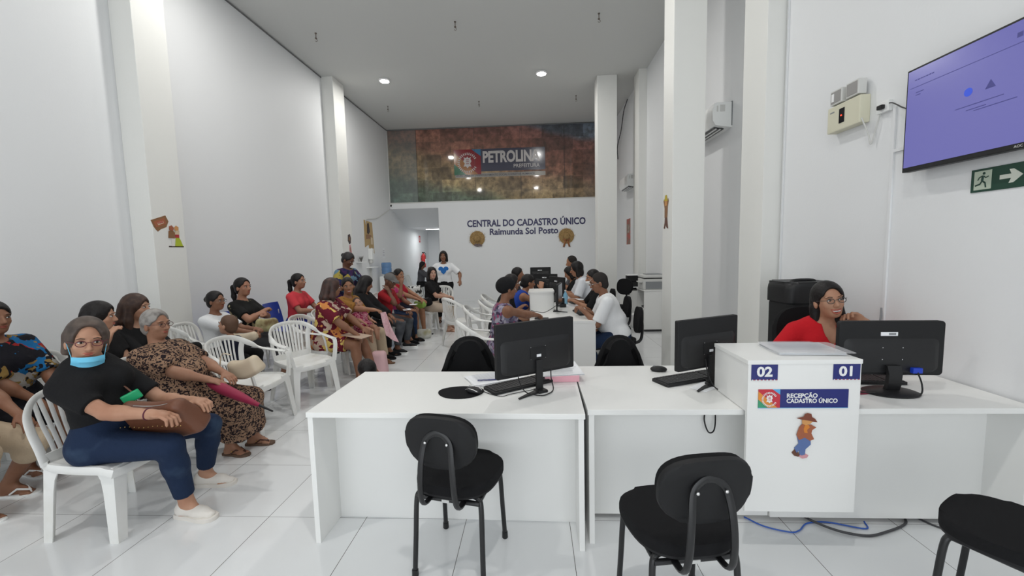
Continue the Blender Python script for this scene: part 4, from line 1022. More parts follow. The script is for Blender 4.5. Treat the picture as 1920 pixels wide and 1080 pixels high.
# small device on the back wall near the far column
# extinguisher + sign in the passage
t = on_left('fire_extinguisher', 16.1, 1.0, 'red fire extinguisher hanging on the passage wall', 'fire extinguisher')
MB().lathe([(.075, .0), (.085, .02), (.085, .44), (.06, .50), (.025, .54), (.025, .56)], 20, T_((0, -.10, 0))).build('cylinder', M['red'], t, .9)
b = MB(); b.box(-.02, .02, -.16, -.05, .56, .60); b.tube([(0, -.13, .58), (.05, -.18, .55), (.08, -.17, .40), (.075, -.15, .2)], .012, 6); b.build('valve_and_hose', M['blkplastic'], t)
MB().box(-.05, .05, -.188, -.18, .16, .32).build('label', M['paper'], t); MB().box(-.03, .03, -.04, 0, .3, .36).build('bracket', M['blkplastic'], t)
t = on_left('fire_sign', 15.9, 1.98, 'small square red fire equipment sign above the extinguisher', 'sign')
MB().box(0, .22, -.004, 0, 0, .26).build('sign_plate', M['red'], t); MB().box(.08, .14, -.006, -.004, .05, .2).build('pictogram', M['white'], t)
# straw hats on the back wall
straw = vary(mat('straw', (.42, .27, .11), .85, bump=.5, bscale=80), (.26, .16, .06), 30)
def hat(x, z, label, bow, bm_):
    t = empty('straw_hat', (x, YB-.002, z), 0, label, 'hat'); q = rot(R_(90), 'X')
    b = MB(); b.lathe([(.001, .13), (.06, .128), (.09, .11), (.105, .05), (.115, .025), (.22, .012), (.235, .006), (.12, .0), (.001, .0)], 32, q, cap=False); b.build('hat_body', straw, t, .9)
    rnd = random.Random(int(x*10)); b = MB()
    for k in range(60):
        a = rnd.uniform(0, 6.28); r1 = rnd.uniform(.25, .30); b.tube([(.225*math.cos(a), -.008, .225*math.sin(a)), (r1*math.cos(a+.1), -.014, r1*math.sin(a+.1))], .0018, 4)
    b.build('frayed_straw', straw, t)
    b = MB()
    if bow:
        for s in (-1, 1):
            b.sweep([(0, -.03, -.09), (s*.05, -.035, -.19), (s*.09, -.03, -.33)], [(-.028, -.002), (.028, -.002), (.028, .002), (-.028, .002)], ((1, 0, 0), (0, 1, 0)))
            b.ell((s*.055, -.045, -.10), (.05, .012, .03))
    else:
        for k in range(7): a = R_(200+k*20); b.ell((.03*k-.07, -.03, -.20+.02*math.sin(k*2)), (.035, .02, .03))
    b.build('bow', bm_, t, True)
hat(-1.74, 1.97, 'round straw hat with a small dark bow on the back wall, left below the lettering', False, mat('grey-brown ribbon', (.17, .13, .13), .8))
hat(1.01, 1.98, 'round straw hat with long brown ribbon tails on the back wall, right below the lettering', True, mat('brown ribbon', (.33, .13, .05), .7))
# ================================================================ people: smooth implicit surfaces meshed with surface nets
def _v(a): return np.array(a, np.float32)
class Field:
    def __init__(s, lo, hi, h, fine=(), hf=None):
        s.ax = []
        for k in range(3):
            x = lo[k]; xs = [x]
            while x < hi[k]:
                st = h
                for (flo, fhi) in fine:
                    if flo[k]-h <= x <= fhi[k]: st = hf
                x += st; xs.append(x)
            s.ax.append(np.array(xs, np.float32))
        s.d = np.full([len(a) for a in s.ax], 1.0, np.float32)
    def block(s, lo, hi):
        sl = []
        for k in range(3):
            a = max(0, int(np.searchsorted(s.ax[k], lo[k]))-1); b = min(len(s.ax[k]), int(np.searchsorted(s.ax[k], hi[k]))+1)
            if b-a < 2: return None
            sl.append(slice(a, b))
        X = s.ax[0][sl[0]][:, None, None]; Y = s.ax[1][sl[1]][None, :, None]; Z = s.ax[2][sl[2]][None, None, :]
        return tuple(sl), X, Y, Z
    def put(s, sl, d, k, op='add'):
        a = s.d[sl]
        if op == 'add':
            if k > 0:
                h = np.clip(k-np.abs(a-d), 0, None)/k; a = np.minimum(a, d)-h*h*k*.25
            else: a = np.minimum(a, d)
        elif op == 'sub':
            d = -d
            if k > 0:
                h = np.clip(k-np.abs(a-d), 0, None)/k; a = np.maximum(a, d)+h*h*k*.25
            else: a = np.maximum(a, d)
        s.d[sl] = a
    def cap(s, a, b, ra, rb, k=.03, op='add', cut=None, flat=None):
        """tapered capsule; cut='b' squares off the far end; flat=(axis, factor) thins it along an axis"""
        a = _v(a); b = _v(b); m = max(ra, rb)+k+.03
        B = s.block(np.minimum(a, b)-m, np.maximum(a, b)+m)
        if B is None: return
        sl, X, Y, Z = B; ab = b-a; L2 = float(ab@ab)+1e-9
        px, py, pz = X-a[0], Y-a[1], Z-a[2]
        t = np.clip((px*ab[0]+py*ab[1]+pz*ab[2])/L2, 0, 1)
        dx, dy, dz = px-ab[0]*t, py-ab[1]*t, pz-ab[2]*t
        if flat:
            n, f = _v(flat[0]), flat[1]; q = dx*n[0]+dy*n[1]+dz*n[2]; e = (f-1); dx = dx+q*e*n[0]; dy = dy+q*e*n[1]; dz = dz+q*e*n[2]
            d = (np.sqrt(dx*dx+dy*dy+dz*dz)-(ra+(rb-ra)*t))*(.75)
        else: d = np.sqrt(dx*dx+dy*dy+dz*dz)-(ra+(rb-ra)*t)
        L = math.sqrt(L2)
        if cut and 'b' in cut: d = np.maximum(d, (px*ab[0]+py*ab[1]+pz*ab[2])/L-L)
        if cut and 'a' in cut: d = np.maximum(d, -(px*ab[0]+py*ab[1]+pz*ab[2])/L)
        s.put(sl, d, k, op)
    def ell(s, c, r, k=.03, M3=None, op='add'):
        c = _v(c); r = _v(r); m = float(r.max())+k+.03; B = s.block(c-m, c+m)
        if B is None: return
        sl, X, Y, Z = B; X = X-c[0]; Y = Y-c[1]; Z = Z-c[2]
        if M3 is not None:   # columns of M3 are the ellipsoid axes
            X, Y, Z = (X*M3[0, 0]+Y*M3[1, 0]+Z*M3[2, 0], X*M3[0, 1]+Y*M3[1, 1]+Z*M3[2, 1], X*M3[0, 2]+Y*M3[1, 2]+Z*M3[2, 2])
        k0 = np.sqrt((X/r[0])**2+(Y/r[1])**2+(Z/r[2])**2); k1 = np.sqrt((X/r[0]**2)**2+(Y/r[1]**2)**2+(Z/r[2]**2)**2)+1e-6
        s.put(sl, (k0*(k0-1)/k1).astype(np.float32), k, op)
    def plane(s, p, n):
        """keep the side n points away from"""
        X, Y, Z = s.ax[0][:, None, None], s.ax[1][None, :, None], s.ax[2][None, None, :]
        s.d = np.maximum(s.d, (X-p[0])*n[0]+(Y-p[1])*n[1]+(Z-p[2])*n[2])
    def mesh(s, name):
        d = s.d; d[0], d[-1] = 1, 1; d[:, 0] = 1; d[:, -1] = 1; d[:, :, 0] = 1; d[:, :, -1] = 1
        ins = d < 0; n = [x-1 for x in d.shape]
        c = np.zeros(n, np.int8)
        for i in (0, 1):
            for j in (0, 1):
                for k in (0, 1): c += ins[i:i+n[0], j:j+n[1], k:k+n[2]]
        act = (c > 0) & (c < 8); I = np.argwhere(act); idx = np.full(n, -1, np.int32); idx[act] = np.arange(len(I))
        acc = np.zeros((len(I), 3), np.float64); cnt = np.zeros(len(I))
        i, j, k = I.T
        cs = [(a, b, e) for a in (0, 1) for b in (0, 1) for e in (0, 1)]
        val = {q: d[i+q[0], j+q[1], k+q[2]] for q in cs}
        for q in cs:
            for axn in range(3):
                if q[axn]: continue
                q2 = list(q); q2[axn] = 1; q2 = tuple(q2); va, vb = val[q], val[q2]
                m = (va < 0) != (vb < 0); t = np.where(m, va/(va-vb+1e-12), 0)
                for c_ in range(3):
                    base = I[:, c_]+q[c_]; A = s.ax[c_][base]
                    if c_ == axn: A = A+t*(s.ax[c_][np.minimum(base+1, len(s.ax[c_])-1)]-A)
                    acc[:, c_] += np.where(m, A, 0)
                cnt += m
        V = acc/cnt[:, None]; faces = []
        for axn in range(3):
            u, v = [(1, 2), (2, 0), (0, 1)][axn]
            a = [slice(0, d.shape[q]-1) if q == axn else slice(1, d.shape[q]-1) for q in range(3)]; b = list(a); b[axn] = slice(1, d.shape[axn])
            A_, B_ = ins[tuple(a)], ins[tuple(b)]; ch = A_ != B_; P = np.argwhere(ch); P[:, u] += 1; P[:, v] += 1
            fl = A_[ch]
            def g(du, dv):
                Q = P.copy(); Q[:, u] -= du; Q[:, v] -= dv; return idx[Q[:, 0], Q[:, 1], Q[:, 2]]
            q = np.stack([g(1, 1), g(0, 1), g(0, 0), g(1, 0)], 1); q[~fl] = q[~fl][:, ::-1]; faces.append(q)
        Fc = np.concatenate(faces); Fc = Fc[(Fc >= 0).all(1)]
        me = bpy.data.meshes.new(name); me.vertices.add(len(V)); me.vertices.foreach_set('co', V.astype(np.float32).ravel())
        me.loops.add(len(Fc)*4); me.loops.foreach_set('vertex_index', Fc.astype(np.int32).ravel())
        me.polygons.add(len(Fc)); me.polygons.foreach_set('loop_start', np.arange(0, len(Fc)*4, 4, dtype=np.int32)); me.polygons.foreach_set('loop_total', np.full(len(Fc), 4, np.int32))
        me.update(calc_edges=True); me.validate(); me.shade_smooth()
        return me
def nz(v): v = _v(v); return v/(np.linalg.norm(v)+1e-9)
def ik(a, b, l1, l2, pole):
    a, b = _v(a), _v(b); d = b-a; L = float(np.linalg.norm(d)); Lc = min(L, (l1+l2)*.995); u = d/(L+1e-9); b = a+u*Lc
    x = (l1*l1-l2*l2+Lc*Lc)/(2*Lc); h = math.sqrt(max(0, l1*l1-x*x)); p = _v(pole); p = p-u*float(p@u); p = nz(p)
    return a+u*x+p*h, b
def frame(yaw, pitch, roll=0):
    """columns: right, forward, up; yaw>0 turns to the figure's left, pitch>0 looks down"""
    m = (rot(R_(yaw)) @ rot(R_(-pitch), 'X') @ rot(R_(roll), 'Y')).to_3x3(); return np.array([list(r) for r in m], np.float32)
SKIN = {}
def skin(c):
    k = tuple(c)
    if k not in SKIN:
        SKIN[k] = vary(mat('skin', c, .5, spec=.35), (c[0]*.85, c[1]*.76, c[2]*.72), 9, .4, .7)
        SKIN[k].node_tree.nodes['Principled BSDF'].inputs['Subsurface Weight'].default_value = .0
    return SKIN[k]
EYEW = mat('eye white', (.75, .73, .70), .25); EYEB = mat('dark iris', (.02, .012, .008), .15); BROW = mat('brow hair', (.025, .015, .01), .8)
HAIRM = {'black': mat('black hair', (.008, .006, .006), .48, spec=.3, bump=.35, bscale=70), 'brown': vary(mat('dark brown hair', (.035, .016, .011), .5, spec=.4), (.07, .035, .022), 30, .4, .7),
         'grey': vary(mat('grey hair', (.30, .28, .26), .5), (.14, .125, .115), 25, .4, .7), 'greybrown': vary(mat('greying brown hair', (.10, .07, .055), .55), (.04, .027, .021), 18, .35, .65),
         'lightbrown': mat('light brown hair', (.10, .048, .025), .6), 'greying': mat('short greying hair', (.035, .031, .029), .9, spec=.1)}
LIPM = {}
def person(label, loc, head_dir, seat=None, s=1.0, bulk=1.0, lean=0, side=0, twist=0, hd=(0, 0, 0), handL=None, handR=None, footL=None, footR=None, elL=(-.6, -.6, -.5), elR=(.6, -.6, -.5),
           kn=None, sk=(.35, .17, .10), hair=('short', 'black'), shirt=None, pants=None, skirt=None, shoes=None, detail=1, glasses=None, mask=None, female=True, palmL=(0, 0, -1), palmR=(0, 0, -1),
           curl=.5, smile=False, belly=0, name='person', group=None, neck_fwd=.03, tor=1.0, shw=1.0, child=False, hip_up=.0, cut_low=None):
    """local axes: +Y forward, +X the figure's right, origin on the floor under the pelvis. Returns (object, dict of joints in local space)"""
    h = {2: .0105, 1: .0125, 0: .017}[detail]; hf = {2: .0048, 1: .0075, 0: .012}[detail]
    B = bulk; hips = .10*s*(.6+.4*B)
    hz = (seat+.095*s*B+hip_up) if seat is not None else .86*s
    P = _v((0, 0, hz)); ln = R_(lean); sd = R_(side); u = nz((math.sin(sd), math.sin(ln)*math.cos(sd), math.cos(ln)*math.cos(sd))); fwd = nz(np.cross(_v((0, 0, 1)), np.cross(_v((0, 1, 0)), u))+u*0)
    fwd = nz(_v((0, 1, 0))-u*float(u[1])); right = np.cross(fwd, u)
    tw = R_(twist); sr = right*math.cos(tw)+fwd*math.sin(tw); sf = fwd*math.cos(tw)-right*math.sin(tw)     # shoulder line turned to the left by twist
    hipj = {-1: P+_v((-hips*.9, 0, -.01)), 1: P+_v((hips*.9, 0, -.01))}
    N = P+u*.475*s*tor; sw = (.165 if female else .185)*s*(.75+.25*B)*shw
    sh = {q: N+sr*q*sw-u*.055*s for q in (-1, 1)}
    A3 = frame(hd[0], hd[1], hd[2]); hc = N+u*.045*s+sf*neck_fwd*s+_v((0, 0, .125*s if not child else .062+.09*s))+A3[:, 1]*.012
    hs = s if not child else .5+.65*s
    L = dict(P=P, N=N, hc=hc, u=u, A=A3, hs=hs, fwd=fwd)
    ua, fa, th, sk_l = .275*s, .235*s, .41*s, .40*s
    hands = {-1: handL, 1: handR}; poles = {-1: elL, 1: elR}; E = {}; W = {}
    for q in (-1, 1):
        t = hands[q]
        if t is None: t = tuple(sh[q]+_v((q*.07, .02, -.50*s)))
        E[q], W[q] = ik(sh[q], t, ua, fa, poles[q])
    feet = {-1: footL, 1: footR}; K = {}; An = {}
    for q in (-1, 1):
        t = feet[q]
        if t is None: t = (q*.10, (.42*s if seat is not None else .0), .085)
        pole = (kn[q] if kn else (q*.12, 1, .35))
        K[q], An[q] = ik(hipj[q], t, th, sk_l, pole)
    L.update(sh=sh, E=E, W=W, K=K, An=An)
    pts = np.array([P, N, hc, *sh.values(), *E.values(), *W.values(), *K.values(), *An.values(), *hipj.values()])
    lo = pts.min(0)-.20*max(1, B); hi = pts.max(0)+.20*max(1, B); lo[2] = max(lo[2], -.012)
    if cut_low: lo[2] = cut_low
    fine = [(hc-.14*hs, hc+.14*hs)]
    if detail: fine += [(W[q]-.13*s, W[q]+.13*s) for q in (-1, 1)] if detail == 2 else []
    Fd = Field(lo, hi, h, fine, hf)
    hand_dir = {}
    def torso(F_, e=0.0, k=.05):
        F_.cap(hipj[-1]*.8+P*.2, hipj[1]*.8+P*.2, .115*s*B+e, .115*s*B+e, k)
        F_.ell(P+u*.16*s+fwd*(.01+belly*.5), _v((.145*s*B, (.115+belly)*s*B, .15*s))+e, k, np.stack([right, fwd, u], 1))
        F_.ell(P+u*.335*s, _v((.155*s*(.5+.5*B), .108*s*(.4+.6*B), .16*s))+e, k, np.stack([sr, sf, u], 1))
        F_.cap(sh[-1]*.86+sh[1]*.14-u*.012, sh[1]*.86+sh[-1]*.14-u*.012, .055*s+e, .055*s+e, k+.02)
        if female and not child:
            for q in (-1, 1): F_.ell(P+u*.315*s+sf*.085*s*(.5+.5*B)+sr*q*.07*s, _v((.068, .062, .07))*s*(.4+.6*B)+e, .04)
    def arm(F_, q, e=0.0, upto=2.0, k=.03, cut=None):
        r0, r1, r2 = .046*s*(.5+.5*B), .038*s*(.5+.5*B), .025*s
        a, b, c = sh[q], E[q], W[q]
        if upto <= 1:
            m = a+(b-a)*upto; F_.cap(a, m, r0+e, (r0+(r1-r0)*upto)+e*1.5, k, cut='b')
        else:
            F_.cap(a, b, r0+e, r1+e, k)
            t = min(1, upto-1); m = b+(c-b)*t
            F_.cap(b, b+(c-b)*min(t, .35), r1+e, (r1*1.02 if t > .3 else r1)+e, .015)
            F_.cap(b+(c-b)*.2*t, m, r1*1.0+e, r1+(r2-r1)*t+e*1.2, .02, cut='b' if upto < 2 else None)
    def leg(F_, q, e=0.0, upto=2.0, k=.035, flare=0, cut=True):
        r0, r1, r2, r3 = .085*s*(.35+.65*B), .056*s*(.5+.5*B), .052*s*(.5+.5*B), .036*s
        a, b, c = hipj[q]+_v((0, 0, -.005)), K[q], An[q]
        if upto <= 1: F_.cap(a, a+(b-a)*upto, r0+e, r0+(r1-r0)*upto+e*1.4, k, cut='b' if cut else None)
        else:
            F_.cap(a, b, r0+e, r1+e, k); t = upto-1; m = b+(c-b)*t; back = nz(c-b); calf = b+(c-b)*.33-nz(np.cross(back, np.cross(_v((0, 1, 0)), back)))*0
            F_.cap(b, b+(c-b)*min(.35, t), r1*.98+e, r2+e, .02); F_.cap(b+(c-b)*min(.3, t), m, r2+e, (r2+(r3-r2)*t)+e+flare, .02, cut='b' if (cut and upto < 2.01) else None)
    # ---- body
    torso(Fd)
    Fd.cap(N-u*.03*s, hc-A3[:, 2]*.06*hs-A3[:, 1]*.02, .052*s*(.7+.3*B), .047*s*(.7+.3*B), .03)
    for q in (-1, 1): arm(Fd, q); leg(Fd, q, cut=False)
    # head
    def hp(x, y, z): return hc+A3 @ _v((x*hs, y*hs, z*hs))
    def he(x, y, z, r, k, op='add'): Fd.ell(hp(x, y, z), _v(r)*hs, k, A3, op)
    he(0, -.012, .028, (.072, .092, .088), .02); he(0, .022, -.035, (.058, .066, .072), .03); he(0, .050, -.082, (.030, .026, .022), .025)
    if detail:
        for q in (-1, 1):
            he(q*.036, .055, -.020, (.022, .020, .020), .015)                 # cheek
            he(q*.030, .092, .012, (.016, .012, .011), .008, 'sub')           # eye socket
            he(q*.077, -.005, -.012, (.010, .018, .030), .008)               # ear
            he(q*.032, .073, .032, (.020, .012, .008), .010)                 # brow ridge
        Fd.cap(hp(0, .082, .015), hp(0, .104, -.022), .008*hs, .012*hs, .008); Fd.cap(hp(-.010, .094, -.026), hp(.010, .094, -.026), .009*hs, .009*hs, .006)
        Fd.cap(hp(-.016, .080, -.055), hp(.016, .080, -.055), .008*hs, .008*hs, .006)
    else: Fd.cap(hp(0, .08, .01), hp(0, .098, -.02), .010*hs, .014*hs, .01)
    # hands
    for q, pal in ((-1, palmL), (1, palmR)):
        wv = nz(W[q]-E[q]); n = nz(_v(pal)-wv*float(_v(pal)@wv)); sd_ = np.cross(wv, n)*(q)          # thumb side
        if not np.isfinite(sd_).all(): continue
        thumb = -sd_ if False else sd_
        w0 = W[q]; pc = w0+wv*.045*s
        Fd.cap(w0-wv*.01, w0+wv*.03*s, .023*s, .024*s, .015)
        Fd.ell(pc, _v((.040*s, .047*s, .0155*s)), .012, np.stack([sd_, wv, n], 1))
        for f, (off, ln_) in enumerate(((.030, .068), (.010, .078), (-.010, .072), (-.029, .056))):
            c = curl*(1+.12*f); b0 = w0+wv*.078*s+sd_*off*s; r = .0088*s if detail == 2 else .0098*s
            d1 = nz(wv*math.cos(c*.9)+n*math.sin(c*.9)+sd_*off*1.5); d2 = nz(wv*math.cos(c*2.0)+n*math.sin(c*2.0)+sd_*off)
            m1 = b0+d1*ln_*.52*s; m2 = m1+d2*ln_*.5*s
            Fd.cap(b0-wv*.012, m1, r*1.05, r, .006); Fd.cap(m1, m2, r, r*.82, .003)
        t0 = w0+wv*.028*s+sd_*.028*s; t1 = t0+nz(wv*.7+sd_*.75+n*.3)*.036*s; t2 = t1+nz(wv*.95+sd_*.2+n*.35)*.030*s
        Fd.cap(t0, t1, .013*s, .0105*s, .012); Fd.cap(t1, t2, .0105*s, .0085*s, .004)
    # feet
    for q in (-1, 1):
        a = An[q]; fd = nz(_v((K[q][0]*0+q*.12, 1, 0))) if seat is not None or True else 0
        z0 = max(.028, a[2]-.06); Fd.cap(a, _v((a[0], a[1]-.02, z0)), .034*s, .032*s, .02)
        b1 = _v((a[0], a[1], z0))+fd*.10*s; Fd.cap(_v((a[0], a[1]-.02, z0)), b1+_v((0, 0, -.008)), .030*s, .026*s, .02); Fd.cap(a+fd*.03+_v((0, 0, -.02)), b1, .028*s, .022*s, .02)
        sx = np.cross(fd, _v((0, 0, 1)))
        for f in range(5):
            o = (-2+f)*.0155*s*q; tl = (.050, .046, .041, .035, .030)[f]; r = (.0125, .0095, .009, .0088, .0085)[f]*s
            bb = b1+sx*o+_v((0, 0, -.010)); Fd.cap(bb, bb+fd*tl*s*.9+_v((0, 0, -.006)), r*1.15, r, .008)
    me = Fd.mesh(name)
    body = bpy.data.objects.new(name, me); COL.objects.link(body)
    lip = (min(1, sk[0]*.85+.05), sk[1]*.48, sk[2]*.5); 
    if lip not in LIPM: LIPM[lip] = mat('lips', lip, .4)
    for m_ in (skin(sk), EYEW, EYEB, BROW, LIPM[lip], M['white']): me.materials.append(m_)
    # eyes, brows, lips joined to the body mesh
    if detail:
        bm = bmesh.new(); bm.from_mesh(me); X = MB(); X.bm.free(); X.bm = bm
        hm = Matrix([[*A3[i], hc[i]] for i in range(3)]+[[0, 0, 0, 1]]) @ Matrix.Scale(hs, 4)
        for q in (-1, 1):
            X.mi = 1; X.ell((q*.031, .0775, .010), (.0125, .010, .0062 if not smile else .0042), hm, 12, 8); X.mi = 2; X.ell((q*.031-.001, .0845, .010), (.006, .0045, .0058 if not smile else .0038), hm, 10, 7)
            X.mi = 2; X.tube([(q*.045, .078, .012), (q*.031, .0885, .0185), (q*.017, .082, .012)], .0017, 5, hm)
            X.mi = 3; X.tube([(q*.048, .077, .028), (q*.033, .090, .036), (q*.016, .091, .031)], [.0022, .0036, .003], 6, hm, flat=.6)
        X.mi = 4
        if smile:
            X.tube([(-.030, .077, -.046), (-.015, .090, -.052), (0, .093, -.053), (.015, .090, -.052), (.030, .077, -.046)], [.002, .005, .005, .005, .002], 6, hm)
            X.tube([(-.030, .077, -.047), (-.015, .083, -.070), (0, .086, -.075), (.015, .083, -.070), (.030, .077, -.047)], [.002, .006, .007, .006, .002], 6, hm)
            X.mi = 5; X.ell((0, .0855, -.0585), (.022, .009, .0065), hm, 12, 6); X.mi = 2; X.ell((0, .079, -.064), (.020, .008, .008), hm, 10, 6)
        else:
            X.tube([(-.024, .080, -.050), (-.010, .0905, -.0475), (0, .0915, -.049), (.010, .0905, -.0475), (.024, .080, -.050)], [.0015, .0042, .0038, .0042, .0015], 6, hm)
            X.tube([(-.022, .080, -.052), (-.010, .088, -.0575), (0, .0895, -.059), (.010, .088, -.0575), (.022, .080, -.052)], [.0015, .0045, .0052, .0045, .0015], 6, hm)
        bm.to_mesh(me); bm.free(); me.shade_smooth()
    body.location = (loc[0], loc[1], loc[2] if len(loc) > 2 else 0); body.rotation_euler = (0, 0, R_(head_dir-90))
    tag(body, label, 'person', group)
    def fin(F_, nm, m_, sol=None): me_ = F_.mesh(nm); return link(nm, me_, m_, body)
    hh = {2: .0095, 1: .012, 0: .017}[detail]
    # ---- clothing
    if shirt:
        F2 = Field(lo, hi, hh); e = shirt.get('e', .011); torso(F2, e); sl_ = shirt.get('sleeve', .6)
        for q in (-1, 1):
            if sl_ > 0: arm(F2, q, e+.004, sl_, .035)
        if shirt.get('collar'): F2.cap(N-u*.03, N+u*.055*s, .062*s, .056*s, .03, cut='b')
        else: F2.ell(N+u*.035*s+sf*.02, _v((.075, .075, .07))*s*shirt.get('neck', 1), .01, None, 'sub')
        if shirt.get('vneck'): F2.ell(N+sf*.085*s-u*.02*s, _v((.045, .07, .115))*s, .01, np.stack([sr, sf, u], 1), 'sub')
        if sl_ == 0:
            for q in (-1, 1): F2.ell(sh[q]+sr*q*.035*s, _v((.075, .10, .10))*s, .01, None, 'sub')
        lw = shirt.get('hem', -.04); pp = P+u*lw*s; n = -u if seat is None else -nz(u+fwd*(.1))
        F2.plane(pp, n)
        if shirt.get('wide'):     # loose cloth over the lap
            F2.ell(P+u*.06+fwd*.06, _v((.19, .17, .14))*s*B, .05)
        fin(F2, shirt.get('name', 'shirt'), shirt['m'])
    if skirt:
        F3 = Field(lo-_v((.05, .05, 0)), hi+_v((.05, .05, 0)), hh*1.15); up_ = skirt.get('upto', 1.0); e = .022
        F3.cap(hipj[-1], hipj[1], .125*s*B+.015, .125*s*B+.015, .04); F3.ell(P+u*.1*s, _v((.155*s*B, .13*s*B, .12*s))+.01, .05)
        for q in (-1, 1): leg(F3, q, e, up_, .05, skirt.get('flare', .0))
        t = min(1, up_); mk = (K[-1]+K[1])/2; mh = (hipj[-1]+hipj[1])/2; me_ = mh+(mk-mh)*t
        rr = (.085*B*s+e)*.85; F3.cap(mh, me_, rr*1.1, rr*.8, .05, cut='b' if up_ <= 1 else None)
        if up_ > 1:
            ma = (An[-1]+An[1])/2; m2 = mk+(ma-mk)*(up_-1); F3.cap(mk, m2, rr*.8, rr*.8+skirt.get('flare', 0), .06, cut='b')
        F3.plane(P+u*.17*s, u); fin(F3, 'skirt', skirt['m'])
    if pants:
        F4 = Field(lo, hi, hh); e = pants.get('e', .010); F4.cap(hipj[-1]*.8+P*.2, hipj[1]*.8+P*.2, .118*s*B+e*.8, .118*s*B+e*.8, .05); F4.ell(P+u*.09*s+fwd*(.01+belly*.4), _v((.14*s*B, (.115+belly*.8)*s*B, .10*s))+e*.6, .05)
        for q in (-1, 1): leg(F4, q, e, pants.get('upto', 1.9), .035, pants.get('flare', 0))
        F4.plane(P+u*pants.get('waist', .09)*s, u); fin(F4, 'trousers', pants['m'])
    # ---- hair
    kind, hc_ = hair[0], hair[1]; hm_ = HAIRM.get(hc_, None) or hair[1]
    if kind != 'none':
        F5 = Field(hc-.36*hs, hc+.26*hs, hh*.9 if detail else hh)
        def E5(x, y, z, r, k=.02, op='add'): F5.ell(hp(x, y, z), _v(r)*hs, k, A3, op)
        def C5(a, b, ra, rb, k=.02): F5.cap(hp(*a), hp(*b), ra*hs, rb*hs, k)
        if kind == 'wrap':
            E5(0, -.025, .045, (.092, .112, .098)); E5(0, -.055, .03, (.085, .09, .085)); E5(0, .10, -.045, (.10, .075, .10), .01, 'sub')
        elif kind == 'cap':
            E5(0, -.012, .040, (.086, .106, .090)); F5.plane(hp(0, 0, .022), -A3[:, 2]); F5.cap(hp(-.035, .085, .03), hp(.035, .085, .03), .05*hs, .05*hs, .01, flat=(A3[:, 2], 6))
            C5((0, .09, .03), (0, .135, .024), .045, .04); F5.plane(hp(0, 0, .018), -A3[:, 2])
        else:
            th_ = .003 if kind == 'crop' else .007 if kind == 'short' else .011 if kind in ('bun', 'pony', 'tied') else .015
            E5(0, -.016, .034, (.074+th_, .094+th_, .090+th_))
            fr = hair[2] if len(hair) > 2 else .034
            E5(0, .092, -.016+(fr-.034)*1.0, (.062, .068, .096), .010, 'sub')
            if kind in ('short', 'crop', 'bun', 'pony', 'tied'):
                E5(0, -.040, -.030, (.066+th_*.6, .062+th_*.6, .066), .02)
                for q in (-1, 1):
                    E5(q*.085, .022, -.045, (.030, .045, .052), .008, 'sub'); E5(q*.045, .060, -.02, (.045, .04, .06), .008, 'sub')
                E5(0, .03, -.085, (.10, .075, .050), .01, 'sub')
                if kind == 'bun': E5(0, -.118, .02, (.038, .034, .038), .012)
                if kind == 'tied': E5(0, -.105, -.035, (.036, .034, .036), .012)
                if kind == 'pony':
                    C5((0, -.10, .03), (0, -.15, .0), .028, .034); C5((0, -.15, .0), (.0, -.155, -.12), .034, .030); C5((0, -.155, -.12), (.01, -.13, -.22), .030, .012)
            if kind == 'parted':
                for q in (-1, 1): C5((q*.066, -.022, .03), (q*.074, -.036, -.058), .027, .022)
                for q in (-1, 1): C5((q*.05, .040, .062), (q*.073, .030, -.005), .016, .012)
                E5(0, -.052, -.034, (.076, .054, .062)); E5(.088, .022, -.030, (.026, .026, .036), .006, 'sub')
            if kind == 'back':
                E5(0, -.044, -.034, (.074, .066, .070), .02)
                for q in (-1, 1):
                    E5(q*.088, .030, -.045, (.030, .048, .050), .008, 'sub'); E5(q*.045, .062, -.02, (.045, .04, .06), .008, 'sub')
                ll = hair[3] if len(hair) > 3 else -.12
                for x in (-.045, 0, .045): C5((x, -.062, .0), (x*1.1, -.064, ll), .040, .028)
                if ll < -.18:
                    for q in (-1, 1): C5((q*.070, -.045, -.04), (q*.085, -.035, ll*.9), .030, .026)
                if False: C5((.015, .062, .082), (-.058, .050, .052), .017, .022); C5((-.058, .045, .05), (-.076, .012, .0), .020, .014); C5((.02, .055, .088), (.066, .032, .055), .013, .016)
            if kind == 'bob':
                for q in (-1, 1): C5((q*.070, -.01, .03), (q*.080, .005, -.10), .030, .030); 
                E5(0, -.05, -.05, (.085, .06, .085)); F5.plane(hp(0, 0, -.125), -A3[:, 2])
            if kind == 'long':
                ll = hair[3] if len(hair) > 3 else -.26
                for q in (-1, 1):
                    C5((q*.068, -.015, .03), (q*.082, -.015, -.11), .030, .034); C5((q*.082, -.015, -.11), (q*.078, -.01, ll), .034, .018)
                for x in (-.05, 0, .05): C5((x, -.075, .02), (x*1.2, -.095, -.12), .040, .042); C5((x*1.2, -.095, -.12), (x*1.3, -.10, ll-.03), .042, .024)
        o = fin(F5, {'wrap': 'head_wrap', 'cap': 'cap'}.get(kind, 'hair'), hm_)
    hm = Matrix([[*A3[i], hc[i]] for i in range(3)]+[[0, 0, 0, 1]]) @ Matrix.Scale(hs, 4)
    if glasses:
        X = MB()
        for q in (-1, 1):
            X.tube([(q*.032+.021*math.cos(a), .101, .008+.016*math.sin(a)) for a in [2*math.pi*k/16 for k in range(16)]], .0022 if detail == 2 else .0016, 5, hm, closed=True); X.tube([(q*.053, .100, .014), (q*.078, .06, .014), (q*.082, -.005, .008)], .0016, 5, hm)
        X.tube([(-.011, .101, .012), (0, .105, .015), (.011, .101, .012)], .0016, 5, hm)
        g_ = X.build('glasses', glasses, body, .9)
